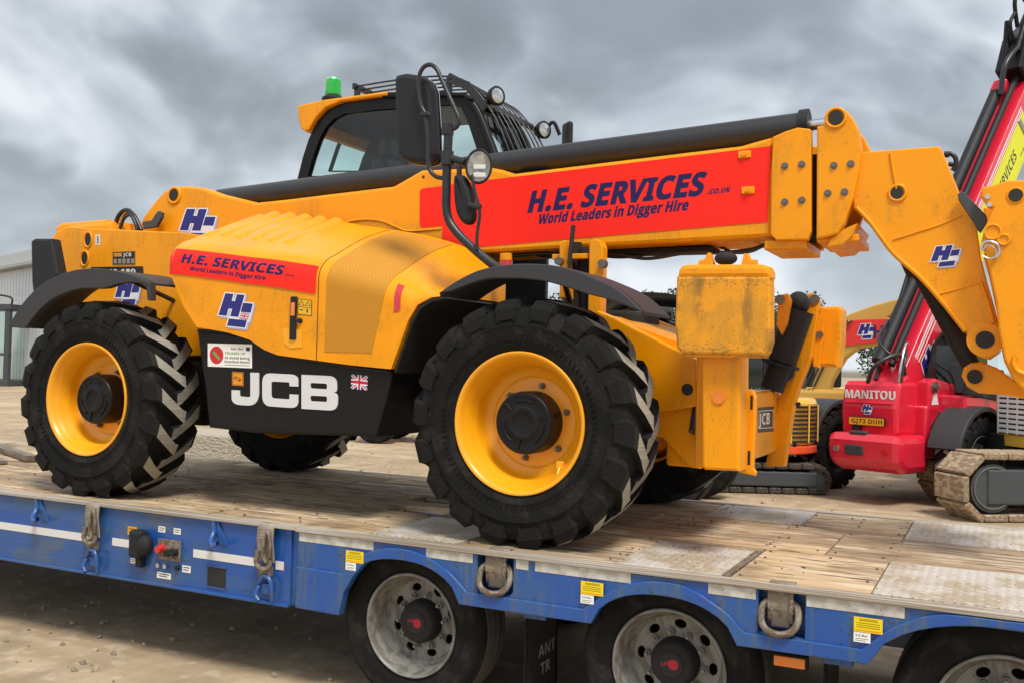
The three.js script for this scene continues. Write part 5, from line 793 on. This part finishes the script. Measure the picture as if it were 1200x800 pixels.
  mesh('hose', [tube([[0.1, 0.3, 0.25], [0.2, 0.6, 0.28], [-0.1, 0.75, 0.1], [-0.2, 0.5, -0.1]], 0.03, 30, 8), tube([[5.6, 0.5, 0.0], [6.0, 0.75, 0.05], [6.5, 0.7, 0.1], [6.9, 0.5, 0.1]], 0.045, 30, 8)], M.tube, b);
}

// ================================================================ excavators
function track(parent, x0, x1, z0, z1, h, padMat, n) { // loop of pads round two end rollers
  const t = grp('track', parent, [0, 0, (z0 + z1) / 2]), r = h / 2, len = x1 - x0 - h, per = 2 * len + 2 * PI * r, w = Math.abs(z1 - z0), pl = per / n;
  const pad = merge([box(-pl * 0.47, pl * 0.47, -0.06, 0.022, -w / 2, w / 2, 0.02)]);
  for (let i = 0; i < n; i++) {
    let s = per * i / n, x, y, a;
    if (s < len) { x = x0 + r + s; y = h; a = 0; } else if ((s -= len) < PI * r) { const q = s / r; x = x1 - r + r * Math.sin(q); y = r + r * Math.cos(q); a = -q; } else if ((s -= PI * r) < len) { x = x1 - r - s; y = 0; a = -PI; } else { const q = (s - len) / r; x = x0 + r - r * Math.sin(q); y = r - r * Math.cos(q); a = -PI - q; }
    const m = mesh('track_pad', pad, padMat, t); m.position.set(x, y + (Math.abs(a + PI) < 0.01 ? 0.03 : 0), 0); m.rotation.z = a;
  }
  mesh('track_frame', [box(x0 + r * 0.8, x1 - r * 0.8, h * 0.25, h * 0.78, -w * 0.32, w * 0.44, 0.03), rod([x0 + r, r, -w * 0.35], [x0 + r, r, w * 0.40], r * 0.72, r * 0.72, 24), rod([x1 - r, r, -w * 0.35], [x1 - r, r, w * 0.40], r * 0.72, r * 0.72, 24)], M.greyPaint, t);
  mesh('roller_cap', [new THREE.TorusGeometry(r * 0.62, 0.012, 8, 24).translate(x0 + r, r, w * 0.41)], M.trackGrey, t);
  return t;
}
function grille(parent, x, y0, y1, z0, z1, n, mat, ax) { for (let i = 0; i < n; i++) { const y = y0 + (y1 - y0) * (i + 0.5) / n, hh = (y1 - y0) / n * 0.32; mesh('grille_slat', ax === 'x' ? box(x - 0.012, x + 0.012, y - hh, y + hh, z0, z1, 0.004) : box(z0, z1, y - hh, y + hh, x - 0.012, x + 0.012, 0.004), mat, parent); } }
{ // right: mid-size excavator, muddy pads towards us
  const E1 = thing('tracked_excavator', 'yellow tracked excavator with muddy track pads beside the red telehandler', 'excavator', [4.72, 0, -9.45], 0.62);
  track(E1, -0.35, 3.1, 0.0, 0.62, 0.82, M.muddy, 24); track(E1, 0.3, 3.5, -1.45, -0.85, 0.82, M.muddy, 24);
  mesh('undercarriage', [box(0.5, 2.3, 0.35, 0.75, -1.35, 0.1, 0.05), rod([1.4, 0.7, -0.62], [1.4, 1.0, -0.62], 0.55)], M.dark, E1);
  const h = mesh('house', [ext([[0.90, 0.86], [0.86, 1.66], [1.0, 1.75], [2.2, 1.75], [3.0, 1.6], [3.0, 0.86]], 0.55, -0.58, 0.05)], M.digYellow, E1);
  mesh('grille_back', box(0.868, 0.876, 1.02, 1.55, -0.48, 0.45, 0), M.hole, h); grille(h, 0.862, 1.02, 1.55, -0.48, 0.45, 8, M.white, 'x');
  each('grille_bar', [-0.48, -0.29, -0.10, 0.09, 0.27, 0.45].map(z => box(0.846, 0.862, 1.02, 1.55, z - 0.012, z + 0.012, 0.003)), M.white, h);
  mesh('cab', [box(1.9, 3.0, 1.7, 2.7, -1.2, -0.6, 0.06)], M.black, E1);
  mesh('boom', [ext([[2.6, 1.4], [3.6, 3.6], [5.2, 4.2], [5.2, 3.9], [3.9, 3.2], [3.0, 1.4]], -0.2, 0.1, 0.03)], M.digYellow, E1);
}
{ // left: small excavator with a rounded slatted tail
  const E2 = thing('mini_excavator', 'small yellow excavator with slatted tail and orange stripe, parked left of the red telehandler', 'excavator', [2.05, 0, -10.6], 0.45);
  track(E2, -1.1, 0.75, 0.25, 0.62, 0.42, M.rubberMud, 22); track(E2, -1.1, 0.75, -1.0, -0.63, 0.42, M.rubberMud, 22);
  mesh('undercarriage', [box(-0.8, 0.4, 0.2, 0.42, -0.7, 0.3, 0.03), rod([-0.2, 0.4, -0.2], [-0.2, 0.58, -0.2], 0.35)], M.dark, E2);
  const pr = []; for (let i = 0; i <= 14; i++) { const a = -PI / 2 + PI * i / 14; pr.push([-0.1 + 0.85 * Math.cos(a), -0.2 - 0.85 * Math.sin(a) * -1]); }
  const h = mesh('house', [extY(pr.concat([[-1.2, 0.65], [-1.2, -1.05]]), 0.68, 1.38, 0.08)], M.digYellow, E2);
  mesh('tail_stripe', [extY(pr.map(([x, z]) => [x + 0.012, z]).concat([[-0.9, 0.66], [-0.9, -1.06]]), 0.57, 0.69, 0.02)], std(0.85, 0.10, 0.03, 0.5), h);
  for (let i = 0; i < 9; i++) { const y = 0.76 + i * 0.062; const sl = []; for (let k = 0; k <= 8; k++) { const a = -0.15 + 1.5 * k / 8; sl.push([-0.1 + 0.856 * Math.cos(a), y, -0.2 + 0.856 * Math.sin(a)]); } mesh('tail_slot', tube(sl, 0.016, 20, 6), M.hole, h); }
  for (let k = 0; k < 4; k++) { const a = 0.05 + 0.4 * k; mesh('tail_rib', rod([-0.1 + 0.872 * Math.cos(a), 0.74, -0.2 + 0.872 * Math.sin(a)], [-0.1 + 0.872 * Math.cos(a), 1.28, -0.2 + 0.872 * Math.sin(a)], 0.014), M.digYellow, h); }
  mesh('cab', [box(-1.0, -0.1, 1.38, 2.3, -0.75, 0.2, 0.06)], M.black, E2);
  mesh('cab_glass', [box(-0.95, -0.15, 1.5, 2.2, 0.2, 0.215, 0.004)], M.glass, E2);
}
{ // far: excavator with a banner on its bent boom
  const E3 = thing('banner_excavator', 'far yellow excavator whose bent boom wears a red banner, behind the red telehandler', 'excavator', [0, 0, 0]);
  const z = -17;
  const bo = [[1.552,1.131],[1.678,1.85],[1.839,2.46],[2.04,2.747],[2.341,2.96],[2.739,3.118],[3.227,3.256],[3.58,3.322],[3.615,3.133],[3.263,3.03],[3.071,2.891],[3.396,2.789],[3.496,2.548],[3.079,2.371],[2.504,2.257],[2.256,2.041],[2.009,1.575],[1.897,1.145]];
  mesh('boom', ext(bo, z, z - 0.5, 0.03), std(0.62, 0.36, 0.07, 0.6), E3);
  const bn = mesh('banner', ext([[1.774,2.245],[1.873,2.496],[2.108,2.747],[2.477,2.837],[3.071,2.857],[3.268,2.754],[3.272,2.494],[3.014,2.404],[2.419,2.326]], z + 0.03, z + 0.005, 0), std(0.80, 0.035, 0.03, 0.5), E3);
  logo(bn, [...[[2.501,2.415]][0], z + 0.032], [0.36, 0.03, 0], [0, 0.34, 0], [0, 0, 1]);
  { const f2 = await new FontLoader().loadAsync('fonts/droid/droid_sans_bold.typeface.json'); mesh('banner_lettering', new TextGeometry('H E S', { font: f2, size: 0.26, depth: 0.01, curveSegments: 3 }).translate(...[[2.783,2.471]][0], z + 0.031), std(0.03, 0.02, 0.09, 0.6), bn); }
  each('hose', [0, 1, 2, 3].map(i => tube([[...[[1.407,1.448]][0], z + 0.1], [...[[1.657,2.028]][0], z + 0.1], [...[[1.939,2.639]][0], z + 0.1], [...[[2.14,2.818]][0], z + 0.1]].map(p => [p[0] + i * 0.09, p[1], p[2]]), 0.022, 20, 6)), M.fender, E3);
  const cx = [[2.017,1.149]][0][0];
  mesh('house', [box(cx - 1.6, cx + 1.6, 0.95, 1.4, z - 1.6, z + 0.1, 0.1)], std(0.62, 0.36, 0.07, 0.6), E3);
  mesh('cab', [box(cx - 1.5, cx - 0.6, 1.3, 2.3, z - 0.6, z + 0.1, 0.08)], M.black, E3);
  mesh('undercarriage', [box(cx - 1.2, cx + 1.2, 0.5, 1.0, z - 1.2, z, 0.05)], M.dark, E3);
  const t1 = track(E3, -1.6, 1.6, 0, 0.5, 0.8, M.trackGrey, 26); t1.position.set(cx, 0, z + 0.1); const t2 = track(E3, -1.6, 1.6, 0, 0.5, 0.8, M.trackGrey, 26); t2.position.set(cx, 0, z - 1.8);
}
{ const X = scene.getObjectByName('mini_excavator').clone(); X.name = 'mini_excavator_001'; X.position.set(0.95, 0, -21.5); X.rotation.y = 2.2; X.userData = { label: 'far yellow excavator with a dark cab, half hidden behind the slatted small one', category: 'excavator' }; scene.add(X); }
{ // dark machine cab glimpsed between the stabilisers
  const D = thing('dark_loader', 'dark glazed loader cab with red bonnet glimpsed between the yellow stabilisers', 'loader', [0.35, 0, -8.4]);
  mesh('cab', [box(-0.6, 0.7, 1.5, 1.58, -0.5, 0.5, 0.02), box(-0.6, 0.7, 2.5, 2.6, -0.5, 0.5, 0.03), ...[[-0.57, -0.47], [0.67, -0.47], [-0.57, 0.47], [0.67, 0.47]].map(([x, z]) => box(x - 0.04, x + 0.04, 1.5, 2.55, z - 0.04, z + 0.04, 0.01)), box(-0.3, 0.1, 1.58, 2.1, -0.25, 0.2, 0.05)], M.black, D);
  each('cab_glass', [new THREE.PlaneGeometry(1.2, 0.95).translate(0.05, 2.05, 0.47), new THREE.PlaneGeometry(1.2, 0.95).translate(0.05, 2.05, -0.47)], M.glass, D);
  mesh('bonnet', [box(0.4, 1.5, 1.35, 1.72, -0.4, 0.5, 0.06)], M.red, D);
  mesh('body', [box(-0.9, 1.5, 0.6, 1.5, -0.5, 0.5, 0.06)], M.dark, D);
  const w = latheZ([[0.02, 0.02], [0.28, 0.02], [0.30, 0.05], [0.48, 0.05], [0.52, 0.02], [0.52, -0.28], [0.02, -0.30]], 32);
  for (const [x, z] of [[-0.75, 0.75], [1.1, 0.75], [-0.75, -0.5], [1.1, -0.5]]) { const g = grp('wheel', D, [x, 0.52, z]); mesh('tyre', w, M.rubber, g); }
}
{ // low red and yellow dumper seen beneath the chassis
  const D = thing('site_dumper', 'low red and yellow dumper seen under the big yellow chassis', 'dumper', [-6.2, 0, -14.2], 0.3);
  mesh('body', [box(-1.2, 1.6, 0.62, 0.98, -0.6, 0.6, 0.06)], M.red, D); mesh('skip', [ext([[0.2, 0.98], [1.9, 0.98], [2.2, 1.6], [-0.1, 1.6]], -0.6, 0.6, 0.05)], M.digYellow, D);
  const w = latheZ([[0.02, 0.02], [0.24, 0.02], [0.26, 0.05], [0.40, 0.05], [0.45, 0.02], [0.45, -0.28], [0.02, -0.30]], 32);
  for (const [x, z] of [[-0.8, 0.85], [1.3, 0.85], [-0.8, -0.6], [1.3, -0.6]]) { const g = grp('wheel', D, [x, 0.45, z]); mesh('tyre', w, M.rubber, g); mesh('rim', latheZ([[0.02, 0.04], [0.15, 0.035], [0.25, 0.06]], 24), M.greyPaint, g); }
}
{ const C = mesh('concrete_block', [box(-5.9, -4.1, 0, 0.72, -6.6, -5.8, 0.04)], std(0.42, 0.37, 0.30, 0.95, { bumpMap: fineBump, bumpScale: 0.02 })); C.userData = { label: 'pale concrete block on the ground seen behind the rear tyre of the yellow machine', category: 'block' }; }

// ================================================================ warehouse on the left
{
  const W = thing('warehouse', 'white corrugated metal warehouse with low pitched roof', 'building', [-40.6, 0, -30.3], -0.38);
  const wall = std(0.60, 0.62, 0.62, 0.6, { roughnessMap: roughPaint });
  const seam = std(0.38, 0.39, 0.39, 0.6);
  mesh('wall', [box(-40, 7, 0, 6.1, -22, 0, 0)], wall, W);
  for (let i = 0; i < 60; i++) mesh('wall_panel', box(-26 + i * 0.55, -25.5 + i * 0.55, 0.2, 6.0, 0.0, 0.07, 0.02, 1), wall, W);
  mesh('roof', [extX([[0.5, 6.15], [0.5, 6.75], [-11, 7.6], [-22.5, 6.75], [-22.5, 6.15]], -40.4, 7.4, 0)], std(0.50, 0.52, 0.53, 0.6), W);
  mesh('gutter', box(-40.4, 7.4, 6.0, 6.2, 0.07, 0.6, 0.03), seam, W);
}
{ // dark framed glass cabin by the warehouse
  const C = thing('glass_porch', 'dark steel framed glass porch in front of the white warehouse', 'porch', [-40.0, 0, -28.4], 0.3); C.scale.setScalar(1.65);
  const fr = [[-0.9, -0.6], [0.0, -0.6], [0.9, -0.6], [-0.9, 0.6], [0.0, 0.6], [0.9, 0.6]];
  mesh('frame', [...fr.map(([x, z]) => box(x - 0.07, x + 0.07, 0, 2.3, z - 0.07, z + 0.07, 0.01)), box(-1.0, 1.0, 2.25, 2.42, -0.7, 0.7, 0.02), box(-1.0, 1.0, 0.0, 0.18, -0.7, 0.7, 0.02), box(-1.0, 1.0, 0.9, 0.98, 0.56, 0.64, 0.01)], M.greyPaint, C);
  mesh('pane', [new THREE.PlaneGeometry(1.8, 2.1).translate(0, 1.2, 0.6)], M.glass, C); mesh('pane', [new THREE.PlaneGeometry(1.8, 2.1).translate(0, 1.2, -0.6)], M.glass, C);
  mesh('roof_rack', [tube([[-0.9, 2.42, 0.5], [-0.9, 2.6, 0.5], [0.9, 2.6, 0.5], [0.9, 2.42, 0.5]], 0.03, 30, 6)], M.tube, C);
}

// ================================================================ distant trees
{
  const leafM = [[0.060, 0.085, 0.028], [0.075, 0.10, 0.035], [0.05, 0.07, 0.03]].map(c => std(...c, 0.9, { side: THREE.DoubleSide }));
  const bark = std(0.09, 0.07, 0.05, 0.95);
  const spots = [[-32, -58, 7, 'round bushy tree far behind the yellow front fender'], [-24, -60, 6, 'low spreading tree far behind the yellow front fender'], [-15, -62, 7.5, 'tall dark tree far behind the folded stabiliser foot'], [-6, -60, 6, 'small tree far behind the folded stabiliser foot'], [2, -63, 7, 'bushy tree far behind the black stabiliser cylinder'], [-19.5, -52, 6.6, 'leafy tree far off just past the tip of the front fender'], [-17, -53, 5.6, 'rounded low tree far off beside the scraped foot pad'], [-11.5, -52, 6.2, 'tree far off between the scraped pad and the black cylinder'], [-9, -54, 6.8, 'broad tree far off above the far foot pad'], [-5.5, -52, 6.0, 'tree far off beyond the bent excavator boom'], [0.5, -52, 5.6, 'tree far off behind the red telehandler roof'], [-42, -62, 8, 'broad tree far behind the big yellow cab'], [12, -66, 6.5, 'tree far behind the tall red boom'], [-52, -60, 7, 'tree far beyond the warehouse corner']];
  spots.forEach(([x, z, h, lab], i) => {
    const t = thing('tree', lab, 'tree', [x, 0, z], 0, 'trees along the far edge of the yard');
    const tr = [rod([0, 0, 0], [0.1, h * 0.55, 0], 0.22, 0.10, 10)]; for (let k = 0; k < 6; k++) { const a = k * 1.05 + i; tr.push(rod([0.05, h * (0.25 + 0.05 * k), 0], [Math.cos(a) * h * 0.28, h * (0.5 + 0.06 * k), Math.sin(a) * h * 0.28], 0.08, 0.02, 6)); }
    mesh('trunk', tr, bark, t);
    const pos = [], N = 5200, cl = []; for (let k = 0; k < 34; k++) { const a = rr(0, 2 * PI), u = rr(-0.75, 1), q = Math.sqrt(1 - u * u * 0.9), rad = rr(0.55, 1.0); cl.push([Math.cos(a) * q * h * 0.42 * rad, h * 0.60 + u * h * 0.36 * rad, Math.sin(a) * q * h * 0.42 * rad, rr(0.5, 1.1)]); }
    for (let k = 0; k < N; k++) { const c = cl[Math.floor(rnd() * cl.length)], r = c[3] * Math.cbrt(rnd()), a = rr(0, 2 * PI), u = rr(-1, 1), q = Math.sqrt(1 - u * u), p = V(c[0] + r * q * Math.cos(a), c[1] + r * u, c[2] + r * q * Math.sin(a)), d1 = V(rr(-1, 1), rr(-1, 1), rr(-1, 1)).normalize(), d2 = V(rr(-1, 1), rr(-1, 1), rr(-1, 1)).cross(d1).normalize(), s = rr(0.08, 0.17); pos.push(...p.clone().addScaledVector(d1, s).toArray(), ...p.clone().addScaledVector(d2, s * 0.6).toArray(), ...p.clone().addScaledVector(d1, -s).addScaledVector(d2, -s * 0.3).toArray()); }
    const g = new THREE.BufferGeometry(); g.setAttribute('position', new THREE.Float32BufferAttribute(pos, 3)); g.setAttribute('uv', new THREE.Float32BufferAttribute(new Float32Array(pos.length / 3 * 2), 2)); g.computeVertexNormals(); mesh('crown', g, leafM[i % 3], t);
  });
}
// ================================================================ loose matter
{
  const stone = new THREE.IcosahedronGeometry(1, 0); { const p = stone.attributes.position; for (let i = 0; i < p.count; i++) { const k = 0.8 + 0.35 * vnoise(p.getX(i) * 3 + 9, p.getY(i) * 3 + p.getZ(i) * 2 + 5); p.setXYZ(i, p.getX(i) * k, p.getY(i) * k * 0.65, p.getZ(i) * k); } stone.computeVertexNormals(); }
  const scatter = (name, n, mat, place, parent) => { const m = new THREE.InstancedMesh(stone, mat, n), o = new THREE.Object3D(), c = new THREE.Color(); m.name = name; for (let i = 0; i < n; i++) { const [x, y, z, s] = place(); o.position.set(x, y, z); o.rotation.set(rr(0, 6), rr(0, 6), rr(0, 6)); o.scale.setScalar(s); o.updateMatrix(); m.setMatrixAt(i, o.matrix); const k = rr(0.55, 1.15); m.setColorAt(i, c.setRGB(k, k * 0.97, k * 0.92)); } m.castShadow = m.receiveShadow = true; (parent || scene).add(m); m.userData.kind = 'stuff'; return m; };
  const gr = scatter('gravel', 5200, std(0.36, 0.30, 0.23, 0.95), () => { const s = Math.pow(rnd(), 4) * 0.022 + 0.003; return rnd() < 0.5 ? [rr(-5, 8), s * 0.3, rr(-1.5, 3.2), s] : [rr(-14, 9), s * 0.3, rr(-16, -2.5), s * 1.3]; });
  gr.userData.label = 'small loose stones scattered over the sandy yard'; gr.userData.category = 'gravel';
  scatter('deck_grit', 520, std(0.22, 0.17, 0.12, 0.95), () => { const s = Math.pow(rnd(), 3) * 0.008 + 0.0015; const k = rnd(); return [k < 0.25 ? [2.2, 3.57, 4.09, 4.69][Math.floor(rnd() * 4)] + rr(-0.02, 0.02) : rr(-3, 7), 0.884, k > 0.7 ? [-0.22, -0.46, -0.72, -0.957, -1.194, -1.431, -1.6][Math.floor(rnd() * 7)] + rr(-0.012, 0.012) : rr(0.05, -2.15), s]; }, L);
  const bolts = []; for (const x of [-2.5, -1.1, 0.5, 1.6, 2.78, 3.53, 4.14, 4.35, 4.42, 4.65, 5.8, 6.6]) for (let i = 0; i < 14; i++) { const z = 0.0 - i * 0.158; if (rnd() < 0.5) bolts.push(new THREE.CylinderGeometry(0.006, 0.007, 0.007, 8).translate(x + rr(-0.01, 0.01), 0.884, z + rr(-0.015, 0.015))); }
  const bm = mesh('deck_bolts', bolts, M.bolt, L); bm.userData.kind = 'stuff';
}
renderer.render(scene, camera);
